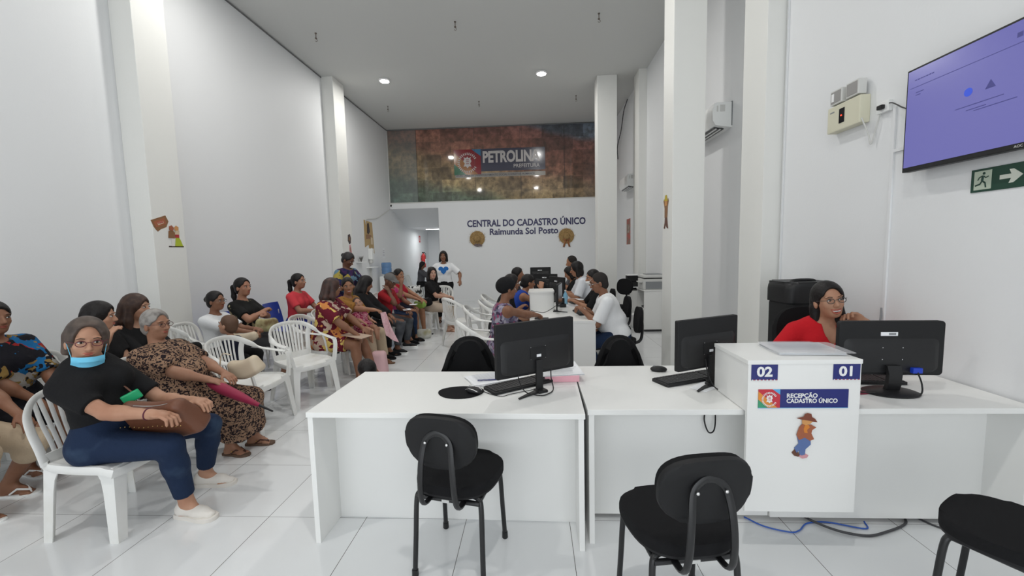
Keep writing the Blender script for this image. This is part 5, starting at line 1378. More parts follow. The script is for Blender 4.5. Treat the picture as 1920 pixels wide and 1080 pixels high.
    if mask:
        X = MB(); dz = mask.get('dz', -.05); G = []
        for i in range(13):
            a = -1+2*i/12; G.append([(a*.064, .062+.046*math.cos(a*1.35)-.004*abs(j-3)+(.008 if j == 2 else 0), dz-.026+.0175*j/1.5-(.010*(1-a*a) if j == 0 else 0)) for j in range(5)])
        X.shell(G, .003, hm)
        for q in (-1, 1): X.tube([(q*.064, .070, dz+.02), (q*.080, .02, .005), (q*.086, -.015, .0)], .0016, 5, hm)
        X.build('face_mask', mask['m'], body, .9)
    # ---- shoes
    if shoes:
        kind, sm = shoes[0], shoes[1]
        for q in (-1, 1):
            a = An[q]; fd = Vector((q*.12, 1, 0)).normalized(); sx = fd.cross(Vector((0, 0, 1))); fz = float(max(0, a[2]-.09))
            mt = Matrix(((sx.x, fd.x, 0, float(a[0])), (sx.y, fd.y, 0, float(a[1])), (0, 0, 1, fz), (0, 0, 0, 1))) @ Matrix.Scale(s, 4)
            so = [(x, y) for x, y in [(-.030, -.062), (0, -.070), (.030, -.062), (.036, -.02), (.034, .03), (.044, .09), (.044, .135), (.028, .172), (0, .182), (-.026, .172), (-.040, .135), (-.042, .09), (-.033, .03), (-.035, -.02)]]
            if kind in ('sneaker', 'shoe'):
                X = MB(); X.prism([(x*1.10, y*1.06) for x, y in so], .0, .024, mt, bev=.004); o = X.build('shoe', shoes[2] if len(shoes) > 2 else sm, body, .9)
                F6 = Field((-.07, -.10, .0), (.07, .22, .13), .008)
                F6.cap((0, -.030, .045), (0, .100, .034), .037, .034, .02); F6.cap((0, .08, .028), (0, .150, .020), .038, .030, .02); F6.cap((0, -.025, .05), (0, -.01, .085), .040, .040, .02, cut='b'); F6.plane((0, 0, .018), (0, 0, -1))
                m_ = F6.mesh('shoe_upper'); m_.transform(mt); up_o = link('shoe_upper', m_, sm, o)
                if kind == 'sneaker':
                    X = MB()
                    for k in range(5):
                        y = .035+k*.018; z = .080-k*.008; X.tube([(-.022, y, z-.008), (0, y+.003, z+.003), (.022, y, z-.008)], .003, 5, mt)
                    X.build('laces', sm, o, .9)
            else:
                X = MB(); X.prism([(x*1.02, y*1.02) for x, y in so], .0, .014 if kind == 'flipflop' else .02, mt, bev=.003); o = X.build('sandal', shoes[2] if len(shoes) > 2 else sm, body, .9)
                X = MB()
                for e in (-1, 1): X.tube([(e*.034, .03, .022), (e*.030, .075, .055), (-q*.010, .135, .036)], [.006, .0075, .006], 6, mt)
                X.tube([(-q*.010, .135, .036), (-q*.010, .140, .014)], .0045, 6, mt)
                st = X.build('strap', sm, o, .9)
                if len(shoes) > 3:
                    X = MB()
                    for e in (-1, 1):
                        for k in range(3): X.ell((e*(.033-.008*k), .04+.03*k, .042+.012*(1-abs(k-1))), (.006, .006, .006), mt, 8, 6)
                    X.build('bead', shoes[3], o, True)
    L['mat'] = body.matrix_basis.copy() if False else (Matrix.Translation(body.location) @ Matrix.Rotation(R_(head_dir-90), 4, 'Z'))
    L['hp'] = hp; L['obj'] = body
    return body, L
# ================================================================ the people and their things
def PP(label, loc, head, *, hL=None, hR=None, fL=None, fR=None, **k):
    """person() with hands and ankles given in room coordinates"""
    m = (Matrix.Translation((loc[0], loc[1], loc[2] if len(loc) > 2 else 0)) @ Matrix.Rotation(R_(head-90), 4, 'Z')).inverted()
    f = lambda p: tuple(m @ Vector(p)) if p else None
    return person(label, loc, head, handL=f(hL), handR=f(hR), footL=f(fL), footR=f(fR), **k)
cl = lambda n, c, r=.85, b=.25: mat(n, c, r, spec=.2, bump=b, bscale=90)
S1, S2, S3, S4 = (.47, .26, .17), (.36, .18, .105), (.25, .12, .07), (.16, .075, .045)
c_black = cl('black cotton', (.010, .010, .011)); c_white = cl('white cotton', (.72, .73, .74)); c_navy = cl('dark navy cloth', (.012, .014, .03))
jeans = vary(cl('blue jeans', (.012, .024, .058)), (.05, .085, .14), 5, .58, .85); jeansl = vary(cl('light blue jeans', (.14, .22, .32)), (.24, .33, .43), 6)
greyj = vary(cl('grey jeans', (.055, .06, .07)), (.10, .105, .115), 8); beige = cl('beige trousers', (.48, .38, .27)); greyt = cl('charcoal leggings', (.07, .07, .075))
sneaker = mat('white canvas', (.72, .68, .63), .7); sneakb = mat('black mesh', (.012, .012, .013), .8)
dress2 = vary(cl('brown dress print', (.30, .19, .125)), (.018, .010, .012), 24, .10, .135, 'edge')
def doodle(m, c, sc, a, b_):
    return vary(m, c, sc, a, b_, 'noise', 1.5, 1.6)
dress2 = doodle(cl('brown dress with black scroll print', (.30, .185, .12)), (.015, .009, .012), 40, .49, .515)
dress4 = palette(cl('dark blouse with bright flowers', (.01, .01, .01)), [(.008, .008, .012), (.008, .008, .012), (.30, .02, .02), (.008, .008, .012), (.01, .12, .30), (.008, .008, .012), (.35, .33, .30), (.012, .012, .015), (.25, .16, .05)], 17, .45)
dress11 = palette(cl('maroon and orange geometric dress', (.1, .01, .02)), [(.14, .012, .025), (.50, .38, .30), (.14, .012, .025), (.62, .24, .07), (.09, .008, .02), (.66, .48, .14), (.14, .012, .025)], 15, .35)
top14 = palette(cl('navy flowered blouse', (.01, .01, .05)), [(.015, .02, .07), (.35, .28, .06), (.02, .03, .09), (.12, .22, .30), (.05, .02, .08), (.015, .015, .04)], 15, .3)
top23 = palette(cl('grey purple tribal top', (.2, .2, .3)), [(.16, .16, .22), (.34, .32, .38), (.06, .04, .08), (.24, .20, .30), (.30, .06, .13), (.10, .09, .14)], 34, .15, True)
top9 = vary(cl('black tee with cream print', (.012, .012, .012)), (.45, .38, .22), 7, .58, .62)
mustard = vary(cl('mustard blouse', (.30, .145, .035)), (.035, .018, .01), 16, .66, .70)
babyd = palette(cl('pink red baby dress', (.4, .1, .15)), [(.45, .12, .18), (.25, .02, .06), (.50, .25, .28)], 60, .1)
maskb = mat('light blue surgical mask', (.16, .55, .78), .8)
S_ON = 'sitting'
# P1 the woman in front
_, P1 = PP('nearest woman, in black tee and jeans with a blue mask below her chin', (-2.53, 2.22), 0, seat=.43, s=1.04, bulk=.97, tor=.82, shw=.84, lean=-11, twist=-12, hd=(-36, 5, -5), neck_fwd=.02, detail=2,
   hR=(-2.13, 2.10, .71), hL=(-2.12, 2.36, .69), elR=(.25, -.5, -1), elL=(-.5, -.4, -1), fR=(-2.13, 2.265, .09), fL=(-2.29, 2.60, .09), kn={1: (.15, 1, .9), -1: (-.1, 1, .9)}, sk=S1,
   hair=('parted', 'greybrown', .062), shirt=dict(m=c_black, sleeve=.72, e=.009), pants=dict(m=jeans, upto=1.84, e=.012, waist=.12), shoes=('sneaker', sneaker),
   glasses=mat('red-brown spectacle frame', (.12, .02, .03), .35), mask=dict(m=maskb, dz=-.088), palmR=(0, .25, -1), curl=.55)
_e, _w = Vector(P1['E'][1]), Vector(P1['W'][1]); _d = (_w-_e).normalized(); _a = _d.orthogonal().normalized(); _b = _d.cross(_a)
MB().tube([_w-_d*.02+_a*.030*math.cos(t*math.pi/8)+_b*.030*math.sin(t*math.pi/8) for t in range(16)], .004, 6, closed=True).build('bracelet', mat('dark red bracelet', (.10, .01, .03), .4), P1['obj'], .9)
# P2
_, P2 = PP('elderly woman with tied grey hair in a brown scroll-print dress', (-2.64, 2.90), 0, seat=.41, s=.92, bulk=1.32, lean=-28, hd=(-6, 2, 0), neck_fwd=.03, detail=2, belly=.03,
   hR=(-2.36, 2.84, .655), hL=(-2.40, 2.98, .68), elR=(.9, -.5, -.5), elL=(-.9, -.5, -.5), fR=(-2.44, 3.03, .09), fL=(-2.37, 3.20, .09), kn={1: (.1, 1, .6), -1: (-.1, 1, .6)}, sk=(.36, .19, .12),
   hair=('tied', 'grey', .050), shirt=dict(m=dress2, sleeve=.85, e=.016), skirt=dict(m=dress2, upto=1.72, flare=.035), shoes=('sandal', mat('brown sandal strap', (.06, .02, .012), .4), mat('brown sandal sole', (.12, .07, .045), .7), mat('gold bead', (.6, .4, .15), .3, .8)),
   glasses=mat('brown spectacle frame', (.10, .03, .02), .35), palmR=(0, -.2, -1), curl=.35)
# P3
PP('woman resting her cheek on her hand, half hidden behind the nearest woman', (-3.64, 3.09), 5, seat=.42, s=.96, bulk=1.0, lean=12, hd=(25, 6, 0), detail=1,
   hR=(-3.31, 2.97, .95), hL=(-3.25, 3.15, .62), elR=(.5, .8, -1), sk=S1, hair=('long', 'black', .034, -.24), shirt=dict(m=c_black, sleeve=.5), pants=dict(m=c_navy), shoes=('flipflop', M['acwhite']))
# P4
PP('woman at the left edge in a dark flowered blouse, her legs bare', (-3.88, 2.67), -4, seat=.43, s=.98, bulk=1.28, lean=6, hd=(-5, 2, 0), detail=1, hR=(-3.58, 2.70, .56), hL=(-3.50, 2.80, .56), elR=(.9, -.2, -.6), elL=(-.9, -.2, -.6),
   fR=(-3.76, 2.72, .085), fL=(-3.66, 2.84, .085), sk=S3, hair=('tied', 'black'), shirt=dict(m=dress4, sleeve=1.0, e=.02), skirt=dict(m=cl('dark shorts', (.012, .012, .016)), upto=.75), shoes=('flipflop', M['acwhite'], M['acwhite']))
# P5
PP('person in knee-length beige trousers and white flip-flops, cut off at the left edge', (-3.66, 2.22), 5, seat=.42, s=.98, bulk=1.1, lean=-3, detail=1, hR=(-3.30, 2.2, .56), hL=(-3.3, 2.4, .56), fR=(-3.42, 2.20, .085), fL=(-3.56, 2.46, .085),
   sk=S3, hair=('short', 'black'), shirt=dict(m=cl('red cloth', (.30, .02, .03)), sleeve=.6), pants=dict(m=beige, upto=1.25, e=.02), shoes=('flipflop', M['acwhite'], M['acwhite']))
# P6
PP('woman in black with very long brown hair covering her face, in light blue jeans', (-3.72, 3.50), 2, seat=.42, s=.98, bulk=1.0, lean=10, hd=(12, 4, 0), detail=1, hR=(-3.24, 3.45, .80), hL=(-3.30, 3.58, .72), elR=(.4, .1, -1), elL=(-.5, .2, -1),
   sk=S1, hair=('long', 'brown', .020, -.33), shirt=dict(m=c_black, sleeve=1.0), pants=dict(m=jeansl), shoes=('flipflop', c_black))
# P7
PP('woman in white tee and glasses with her hair in a black bun', (-3.60, 4.42), 0, seat=.41, s=.90, bulk=1.02, lean=-2, hd=(0, 2, 0), detail=1, hR=(-3.18, 4.40, .72), hL=(-3.22, 4.52, .74), elR=(.5, .1, -1), fR=(-3.3, 4.38, .085), fL=(-3.28, 4.55, .085),
   sk=S3, hair=('bun', 'black', .05), shirt=dict(m=c_white, sleeve=.75), pants=dict(m=c_black), shoes=('flipflop', c_black), glasses=M['blkplastic'])
# P8 child
PP('small boy in a dark shirt with light brown hair standing before the woman in white', (-3.12, 4.02), 190, s=.55, bulk=1.0, lean=0, hd=(-8, -8, 0), detail=1, child=True, female=False, hR=(-3.2, 4.16, .40), hL=(-3.25, 3.92, .42), sk=S1, hair=('short', 'lightbrown', .055),
   shirt=dict(m=c_navy, sleeve=.95, hem=-.02), pants=dict(m=c_black, upto=1.85), shoes=('shoe', c_black))
# P9
PP('woman with black ponytail, arms crossed over a printed black tee, in charcoal leggings', (-3.78, 5.16), 2, seat=.42, s=1.0, bulk=1.12, lean=-6, hd=(-12, 0, 0), detail=1, hR=(-3.54, 5.17, .86), hL=(-3.52, 5.14, .82), elR=(1, -.2, -.5), elL=(-1, -.2, -.5),
   fR=(-3.34, 5.2, .085), fL=(-3.3, 5.4, .085), curl=1.2, sk=(.38, .19, .12), hair=('pony', 'black', .05), shirt=dict(m=top9, sleeve=.7), pants=dict(m=greyt), shoes=('flipflop', c_black))
# P10
PP('woman in a coral tee with a low black ponytail, gazing ahead by the wall', (-3.74, 6.22), -2, seat=.43, s=1.0, bulk=1.0, lean=4, hd=(0, -2, 0), detail=1, hR=(-3.38, 6.16, .72), hL=(-3.36, 6.3, .70), elR=(.6, .2, -.8), elL=(-.6, .2, -.8),
   sk=(.36, .18, .115), hair=('pony', 'black', .045), shirt=dict(m=cl('coral tee', (.62, .055, .07)), sleeve=.7), pants=dict(m=cl('royal blue skirt cloth', (.012, .025, .22))), shoes=('flipflop', c_black))
# P11
PP('woman seen from behind in a maroon and orange patterned dress with long reddish-brown hair', (-2.58, 4.93), 2, seat=.42, s=.97, bulk=1.30, lean=6, hd=(42, 6, 0), detail=1, hR=(-2.12, 4.84, .55), hL=(-2.15, 5.02, .62), elR=(.8, -.3, -.7), elL=(-.8, -.2, -.8),
   fR=(-2.16, 4.82, .085), fL=(-2.05, 5.02, .085), sk=S3, hair=('long', vary(mat('reddish brown hair', (.06, .02, .012), .5), (.02, .01, .008), 20), .040, -.16), shirt=dict(m=dress11, sleeve=.8, e=.022), skirt=dict(m=dress11, upto=.72), shoes=('flipflop', c_black))
# P12 + baby
PP('smiling woman in a mustard blouse looking at us with a baby on her lap', (-2.58, 5.47), -4, seat=.42, s=.96, bulk=1.1, lean=2, twist=-12, hd=(-55, 4, 4), detail=1, hR=(-2.06, 5.27, .82), hL=(-2.25, 5.48, .62), elR=(.5, .3, -1), elL=(-.8, 0, -.8), smile=True,
   fR=(-2.18, 5.28, .085), fL=(-2.19, 5.68, .085), sk=(.33, .165, .095), hair=('tied', 'black', .045), shirt=dict(m=mustard, sleeve=.95, e=.02), pants=dict(m=beige, upto=1.85, e=.02, flare=.03), shoes=('flipflop', mat('tan sandal', (.20, .11, .06), .6), mat('tan sandal sole', (.20, .11, .06), .7)))
PP('sleeping baby in a pink and red dress on the lap of the woman in mustard', (-2.29, 5.30, .565), -30, seat=.0, s=.40, bulk=1.25, lean=-25, hd=(-30, -12, 14), detail=1, child=True, hR=(-2.22, 5.22, .66), hL=(-2.16, 5.38, .66), fR=(-2.14, 5.19, .44), fL=(-2.10, 5.30, .45), cut_low=-.25,
   sk=(.42, .23, .15), hair=('crop', mat('thin baby hair', (.06, .035, .025), .8), .055), shirt=dict(m=babyd, sleeve=.5, e=.014), skirt=dict(m=babyd, upto=.5))
# P14 standing
PP('woman standing by the wall in a navy flowered blouse, looking down', (-3.14, 6.66), -15, s=.99, bulk=1.22, lean=6, hd=(4, 34, 0), detail=1, hR=(-2.97, 6.50, 1.04), hL=(-2.84, 6.76, 1.03), elR=(1, -.4, -.3), elL=(-.8, -.3, -.5), sk=S4, hair=('bun', vary(mat('dark hair with red band', (.014, .01, .01), .5), (.012, .01, .01), 2), .05),
   shirt=dict(m=top14, sleeve=.85, hem=-.08, e=.02), pants=dict(m=vary(cl('patterned trousers', (.05, .06, .09)), (.4, .4, .42), 20, .6, .65)), shoes=('flipflop', c_black))
# P15
PP('person in black with long black hair bending forward behind the smiling woman', (-2.66, 6.03), 0, seat=.42, s=.96, bulk=1.12, lean=12, hd=(35, 20, 0), detail=0, hR=(-2.2, 5.95, .62), hL=(-2.2, 6.12, .62), sk=S3, hair=('long', 'black', .02, -.40), shirt=dict(m=c_black, sleeve=1.8, e=.03), pants=dict(m=c_black), shoes=('shoe', c_black))
# P16
PP('man in a grey baseball cap and red tee, head propped on his hand, grey jeans', (-2.50, 6.56), -5, seat=.42, s=.99, bulk=1.0, lean=14, hd=(-10, 22, 0), detail=1, female=False, hR=(-2.30, 6.36, .98), hL=(-2.1, 6.62, .62), elR=(.3, .9, -.9), fR=(-2.18, 6.28, .09), fL=(-2.15, 6.68, .09),
   sk=S4, hair=('cap', mat('grey cap cloth', (.13, .125, .12), .9)), shirt=dict(m=cl('dark red tee', (.30, .015, .02)), sleeve=.8), pants=dict(m=greyj, e=.016), shoes=('sneaker', sneakb, M['acwhite']))
# P17, P18
PP('woman in a bright pink top, hand at her mouth, beside the man in the cap', (-2.56, 7.1), -8, seat=.42, s=.95, bulk=1.0, lean=4, hd=(-10, 2, 0), detail=1, hR=(-2.30, 7.0, 1.04), hL=(-2.15, 7.18, .62), elR=(.2, .8, -1), sk=S3, hair=('tied', 'black', .045), shirt=dict(m=cl('pink top', (.50, .05, .18)), sleeve=.7), pants=dict(m=jeans), shoes=('shoe', c_black))
PP('woman in a red halter top with bare shoulders, holding a green purse', (-2.58, 7.64), -12, seat=.42, s=.98, bulk=1.1, lean=0, hd=(-8, 0, 0), detail=1, hR=(-2.12, 7.45, .70), hL=(-2.12, 7.66, .68), elR=(.7, 0, -.9), sk=S2, hair=('tied', 'black', .045), shirt=dict(m=cl('dark red halter', (.36, .012, .03)), sleeve=0, neck=1.1), skirt=dict(m=c_navy, upto=.75), fR=(-2.2, 7.5, .085), fL=(-2.14, 7.75, .085), shoes=('flipflop', c_black))
# P19
PP('young woman in a black tee and beige trousers writing on her lap, long black hair', (-2.06, 8.06), -8, seat=.43, s=.97, bulk=1.1, lean=2, hd=(-52, 2, 0), detail=1, hR=(-1.70, 7.95, .70), hL=(-1.72, 8.18, .68), elR=(.7, 0, -1), elL=(-.6, 0, -1), fR=(-1.70, 8.0, .085), fL=(-1.70, 8.2, .085), sk=(.55, .33, .24), hair=('long', 'black', .040, -.25),
   shirt=dict(m=c_black, sleeve=.75, collar=True), pants=dict(m=cl('pale beige trousers', (.52, .42, .33)), upto=1.85, e=.02, flare=.02), shoes=('flipflop', mat('tan sandal thin', (.3, .16, .1), .6)))
# P20
B20, P20 = PP('woman walking towards us in a white tee with a blue heart and black trousers', (-2.05, 9.30), -82, s=.98, bulk=1.05, lean=2, hd=(-4, 2, 0), detail=1, hL=(-1.66, 9.12, .93), hR=(-2.38, 9.3, .86), elR=(.9, -.6, -.3), elL=(-.9, -.6, -.3), fR=(-2.14, 9.1, .085), fL=(-1.95, 9.42, .085), sk=S3, hair=('bob', 'black', .040),
   shirt=dict(m=cl('white tee', (.80, .81, .82)), sleeve=.85, hem=.05, e=.02), pants=dict(m=c_black, e=.014), shoes=('flipflop', c_black))
X = MB(); pts = []
for k in range(40):
    a = 2*math.pi*k/40; pts.append((.0075*16*math.sin(a)**3*.95, .0075*(13*math.cos(a)-5*math.cos(2*a)-2*math.cos(3*a)-math.cos(4*a))*.85))
X.prism(pts, -.003, .004, T_((0, .155, 1.175)) @ rot(R_(-6), 'X') @ rot(R_(90), 'X')); X.prism([(x*.3-.045, y*.45+.02) for x, y in pts], .004, .006, T_((0, .155, 1.175)) @ rot(R_(-6), 'X') @ rot(R_(90), 'X'))
h20 = X.build('heart_print', mat('blue heart print', (.01, .16, .52), .6), B20)
for v in h20.data.vertices: v.co.y += .028-1.2*v.co.x**2
# P21
PP('woman with long black hair sitting in the passage looking at her phone', (-3.92, 14.0), 0, seat=.43, s=.98, bulk=1.0, lean=6, hd=(15, 18, 0), detail=0, hR=(-3.62, 13.95, .98), hL=(-3.6, 14.1, .90), elR=(.3, 0, -1), sk=S3, hair=('back', 'black', .04, -.3), shirt=dict(m=cl('grey top', (.09, .09, .10)), sleeve=1.7), pants=dict(m=c_black), shoes=('shoe', c_black))
# P22 small child behind the desk
PP('small child behind the left desk, only the black-haired crown showing over the desk top', (-1.40, 3.30), 150, seat=.11, s=.58, bulk=1.0, hd=(0, 0, 0), detail=0, child=True, hR=(-1.55, 3.45, .32), hL=(-1.6, 3.32, .32), fR=(-1.63, 3.48, .06), fL=(-1.66, 3.36, .06), sk=S3, hair=('short', 'black', .02), shirt=dict(m=cl('lilac tee', (.3, .2, .35)), sleeve=.8), pants=dict(m=c_navy))
# P23
PP('woman with a black head wrap and patterned strappy top at the near service desk', (-.40, 4.52), 22, seat=.42, s=.98, bulk=1.05, lean=8, hd=(-2, 6, 0), detail=1, hR=(.10, 4.90, .775), hL=(.02, 5.05, .775), elR=(.8, 0, -.8), elL=(-.6, .2, -.8), sk=S3, hair=('wrap', c_black),
   shirt=dict(m=top23, sleeve=0, neck=1.25, hem=-.06), pants=dict(m=top23, upto=1.5), shoes=('flipflop', c_black))
# P24 P25 P26
PP('woman in a blue sleeveless top leaning her elbow on the long desk row', (-.40, 6.25), 8, seat=.43, s=1.0, bulk=1.0, lean=32, hd=(10, 8, 0), detail=1, hR=(.10, 6.17, .98), hL=(.10, 6.4, .78), elR=(.3, .9, -.9), sk=S2, hair=('tied', 'black'), shirt=dict(m=cl('royal blue top', (.02, .06, .34)), sleeve=0), pants=dict(m=c_navy), shoes=('flipflop', c_black), glasses=M['blkplastic'])
PP('woman in black with long black hair at the long desk row, behind the head-wrap woman', (-.52, 5.62), 5, seat=.43, s=.98, bulk=1.05, lean=20, hd=(0, 6, 0), detail=1, hR=(-.20, 5.44, .80), hL=(-.20, 5.62, .78), elR=(.6, 0, -1), sk=S3, hair=('long', 'black', .035, -.24), shirt=dict(m=c_black, sleeve=1.2), pants=dict(m=c_black), shoes=('shoe', c_black))
PP('dark-haired person half hidden behind the woman in blue at the far desks', (-.46, 7.05), 0, seat=.43, s=1.02, bulk=1.0, lean=16, detail=0, hR=(0, 7.0, .80), hL=(0, 7.2, .78), sk=S3, hair=('short', 'black'), shirt=dict(m=cl('dark grey tee', (.04, .04, .045)), sleeve=.8), pants=dict(m=c_navy), shoes=('shoe', c_black))
# P27
PP('man in glasses and white tee leaning over the near service desk, in blue jeans', (1.00, 4.98), 176, seat=.43, s=1.02, bulk=1.14, lean=20, hd=(0, 16, 0), detail=2, female=False, belly=.03, hL=(.58, 4.92, .83), hR=(.60, 5.18, .80), elL=(-.5, -.4, -1), elR=(.6, -.1, -1), fL=(.80, 4.86, .085), fR=(.7, 5.1, .085), sk=S3, hair=('crop', 'greying', .055),
   shirt=dict(m=cl('white polo tee', (.78, .79, .80)), sleeve=.9, e=.018), pants=dict(m=jeans), shoes=('shoe', c_black), glasses=M['grey'], curl=.8)
# P28
PP('woman in black with a white face mask, behind the man in glasses', (1.05, 6.08), 180, seat=.45, s=.98, bulk=1.0, lean=18, hd=(10, 8, 0), detail=1, hL=(.60, 5.98, .80), hR=(.60, 6.2, .80), sk=S2, hair=('tied', 'black'), shirt=dict(m=c_black, sleeve=1.0), pants=dict(m=c_black), shoes=('shoe', c_black), mask=dict(m=M['white'], dz=-.05))
# P29-31
PP('attendant in a white tee with short black hair reading across the long desk', (1.03, 7.28), 178, seat=.47, s=1.08, bulk=1.15, lean=26, hd=(0, 14, 0), detail=1, hL=(.52, 7.12, .84), hR=(.52, 7.4, .82), elL=(-.5, -.1, -1), sk=S2, hair=('bob', 'black', .05), shirt=dict(m=cl('white uniform tee', (.74, .76, .80)), sleeve=.9, e=.016), pants=dict(m=c_navy), shoes=('shoe', c_black))
PP('woman with dark hair bowed over papers behind the attendant in white', (.98, 7.88), 180, seat=.47, s=1.0, bulk=1.0, lean=32, hd=(5, 25, 0), detail=0, hL=(.5, 7.8, .80), hR=(.5, 8.0, .80), sk=S2, hair=('bob', 'black', .04), shirt=dict(m=c_black, sleeve=.9), pants=dict(m=c_navy), shoes=('shoe', c_black))
PP('balding grey-haired man farthest back at the desk row, only his head showing', (1.02, 8.62), 185, seat=.50, s=1.14, bulk=1.0, lean=20, hd=(0, 14, 0), detail=0, female=False, hL=(.5, 8.5, .82), hR=(.5, 8.7, .82), sk=S2, hair=('crop', 'greying', .07), shirt=dict(m=cl('grey shirt', (.12, .12, .13)), sleeve=.9), pants=dict(m=c_navy), shoes=('shoe', c_black))
# P32
_, P32 = PP('laughing woman in a red V-neck top behind the right desk, her hand at her glasses', (2.02, 3.06), -90, seat=.43, s=1.05, tor=.92, bulk=1.0, lean=4, side=-3, hd=(-10, -4, 8), neck_fwd=.05, detail=2, hL=(2.22, 2.88, 1.03), hR=(1.75, 2.75, .78), elL=(-1, .1, -.8), elR=(.6, -.4, -.6), fL=(2.1, 2.7, .085), fR=(1.9, 2.7, .085),
   sk=(.46, .25, .16), hair=('back', 'black', .050, -.24), shirt=dict(m=cl('red top', (.55, .012, .02)), sleeve=.75, vneck=True, e=.014), pants=dict(m=c_navy), shoes=('flipflop', c_black), smile=True, glasses=mat('thin dark spectacle frame', (.05, .045, .045), .4), palmL=(.8, .2, 0), curl=.7)

# ================================================================ chairs in use and empty chairs
chair(-2.55, 2.27, 0, 'white armless plastic chair under the nearest woman in black', BIS)
chair(-2.80, 2.90, 0, 'white plastic armchair under the elderly woman in the scroll-print dress')
chair(-2.65, 3.60, -2, 'empty white plastic armchair right beside the cream handbag, nearest of the empty ones')
chair(-2.545, 4.30, -30, 'empty white plastic armchair turned towards us between two others, second of the empty ones')
chair(-2.70, 4.93, 0, 'white plastic armchair under the woman in the maroon and orange dress')
chair(-2.72, 5.48, -4, 'white plastic armchair under the smiling woman in mustard')
chair(-2.80, 6.03, 0, 'white plastic armchair under the person dressed all in black')
chair(-2.64, 6.575, -5, 'white plastic armchair under the man in the grey cap')
chair(-2.72, 7.12, -8, 'white plastic armchair under the woman in bright pink')
chair(-2.74, 7.67, -12, 'white plastic armchair under the woman in the red halter top')
chair(-2.22, 8.08, -8, 'white armless plastic chair under the young woman writing on her lap', BIS)
chair(-2.05, 8.75, -95, 'white plastic chair standing between the writing woman and the walking woman', BIS)
chair(-3.80, 3.11, 5, 'white armless plastic chair under the woman resting her cheek on her hand', BIS)
chair(-4.02, 2.67, -4, 'white armless plastic chair under the woman in the dark flowered blouse', BIS)
chair(-3.84, 2.20, 5, 'white plastic armchair at the left edge under the person in beige trousers', BIS)
chair(-3.88, 3.55, 2, 'white armless plastic chair under the woman with very long brown hair', BIS)
chair(-3.83, 4.02, -25, 'empty white plastic armchair by the wall between the long-haired woman and the white tee')
chair(-3.76, 4.44, 0, 'white armless plastic chair under the woman with the black bun', BIS)
chair(-4.08, 14.0, 0, 'white plastic chair in the passage under the woman with the phone', BIS)
chair(-.56, 4.44, 22, 'white plastic armchair under the woman with the head wrap')
chair(-.68, 5.60, 5, 'white plastic armchair behind the head-wrap woman, under the woman in black')
chair(-.56, 6.24, 8, 'white plastic armchair under the woman in blue at the long desk row')
chair(-.62, 7.05, 0, 'white plastic armchair farthest along the clients\' side of the long desk row')
chair(-1.22, 6.75, 40, 'empty white plastic armchair pulled back from the long desk row')
# blue seats along the wall
def blue_seat(x, y, label):
    t = empty('blue_chair', (x, y, 0), R_(-90), label, 'chair', 'blue chairs along the left wall')
    mb = MB(); G = [[(u*.22*(1-.12*abs(v)), v*.2, .43-.02*(1-u*u)-.015*(v > .7)) for v in [-1+2*j/8 for j in range(9)]] for u in [-1+2*i/8 for i in range(9)]]; mb.shell(G, .008, down=(0, 0, 1)); mb.build('seat', M['blue_chair'], t, .9)
    mb = MB(); G = [[(u*.23*(1-.2*v*v), -.215-.05*v+.03*u*u, .50+.34*v) for v in [j/8 for j in range(9)]] for u in [-1+2*i/8 for i in range(9)]]; mb.shell(G, .010); mb.build('backrest', M['blue_chair'], t, .9)
    for sx in (1, -1):
        MB().tube(spline([(sx*.17, -.22, .72), (sx*.17, -.20, .42), (sx*.17, .0, .405), (sx*.17, .16, .405)], 5), .011, 8).build('side_frame', M['lgrey'], t, .9)
        for sy in (1, -1): MB().tube([(sx*.17, sy*.14, .405), (sx*.2, sy*.19, 0)], .011, 8).build('leg', M['lgrey'], t, .9)
blue_seat(-3.93, 5.16, 'blue plastic chair under the woman with crossed arms'); blue_seat(-3.95, 5.70, 'empty blue plastic chair between the crossed-arms woman and the coral tee'); blue_seat(-3.92, 6.22, 'blue plastic chair under the woman in the coral tee')

# ================================================================ bags and small things in hands
def soft_bag(name, c, r, rz, m, label, tilt=(0, 0), strap=None, cat='bag', sm=None):
    t = empty(name, c, R_(rz), label, cat); F_ = Field(_v(r)*-1.3-.02, _v(r)*1.3+.02, max(.008, min(r)*.18)); q = (rot(R_(tilt[0]), 'X') @ rot(R_(tilt[1]), 'Y'))
    rad = min(r)*.8; X_, Y_, Z_ = F_.ax[0][:, None, None], F_.ax[1][None, :, None], F_.ax[2][None, None, :]; tp = 1+.12*Z_/r[2]
    qx = np.maximum(np.abs(X_)*tp-(r[0]-rad), 0); qy = np.maximum(np.abs(Y_)*(1+.25*Z_/r[2])-(r[1]-rad), 0); qz = np.maximum(np.abs(Z_+.02*np.cos(X_*14))-(r[2]-rad), 0)
    F_.d = np.minimum(F_.d, np.sqrt(qx*qx+qy*qy+qz*qz)-rad).astype(np.float32)
    me = F_.mesh('bag_body'); me.transform(q); link('bag_body', me, m, t)
    MB().tube([q @ Vector((r[0]*x, 0, r[2]-.02*math.cos(r[0]*x*14)-.001)) for x in (-.5, -.25, 0, .25, .5)], .003, 6).build('zip', sm or M['steel'], t, .9)
    if strap: MB().tube(spline(strap, 6), .008, 6, flat=.4, nrm=(0, 0, 1)).build('strap', sm or m, t, .9)
    return t
brownl = mat('brown leather', (.15, .055, .028), .5, bump=.1, bscale=60)
t = soft_bag('handbag', (-2.20, 2.25, .635), (.20, .06, .135), 4, brownl, 'large brown studded leather handbag on the lap of the nearest woman', (38, -3), [(-.17, .04, .10), (-.25, .02, .2), (-.34, .0, .30)])
X = MB()
for k in range(14): X.ell((-.17+.026*k, -.10, -.02+.004*math.sin(k)), (.003, .003, .003), None, 6, 4)
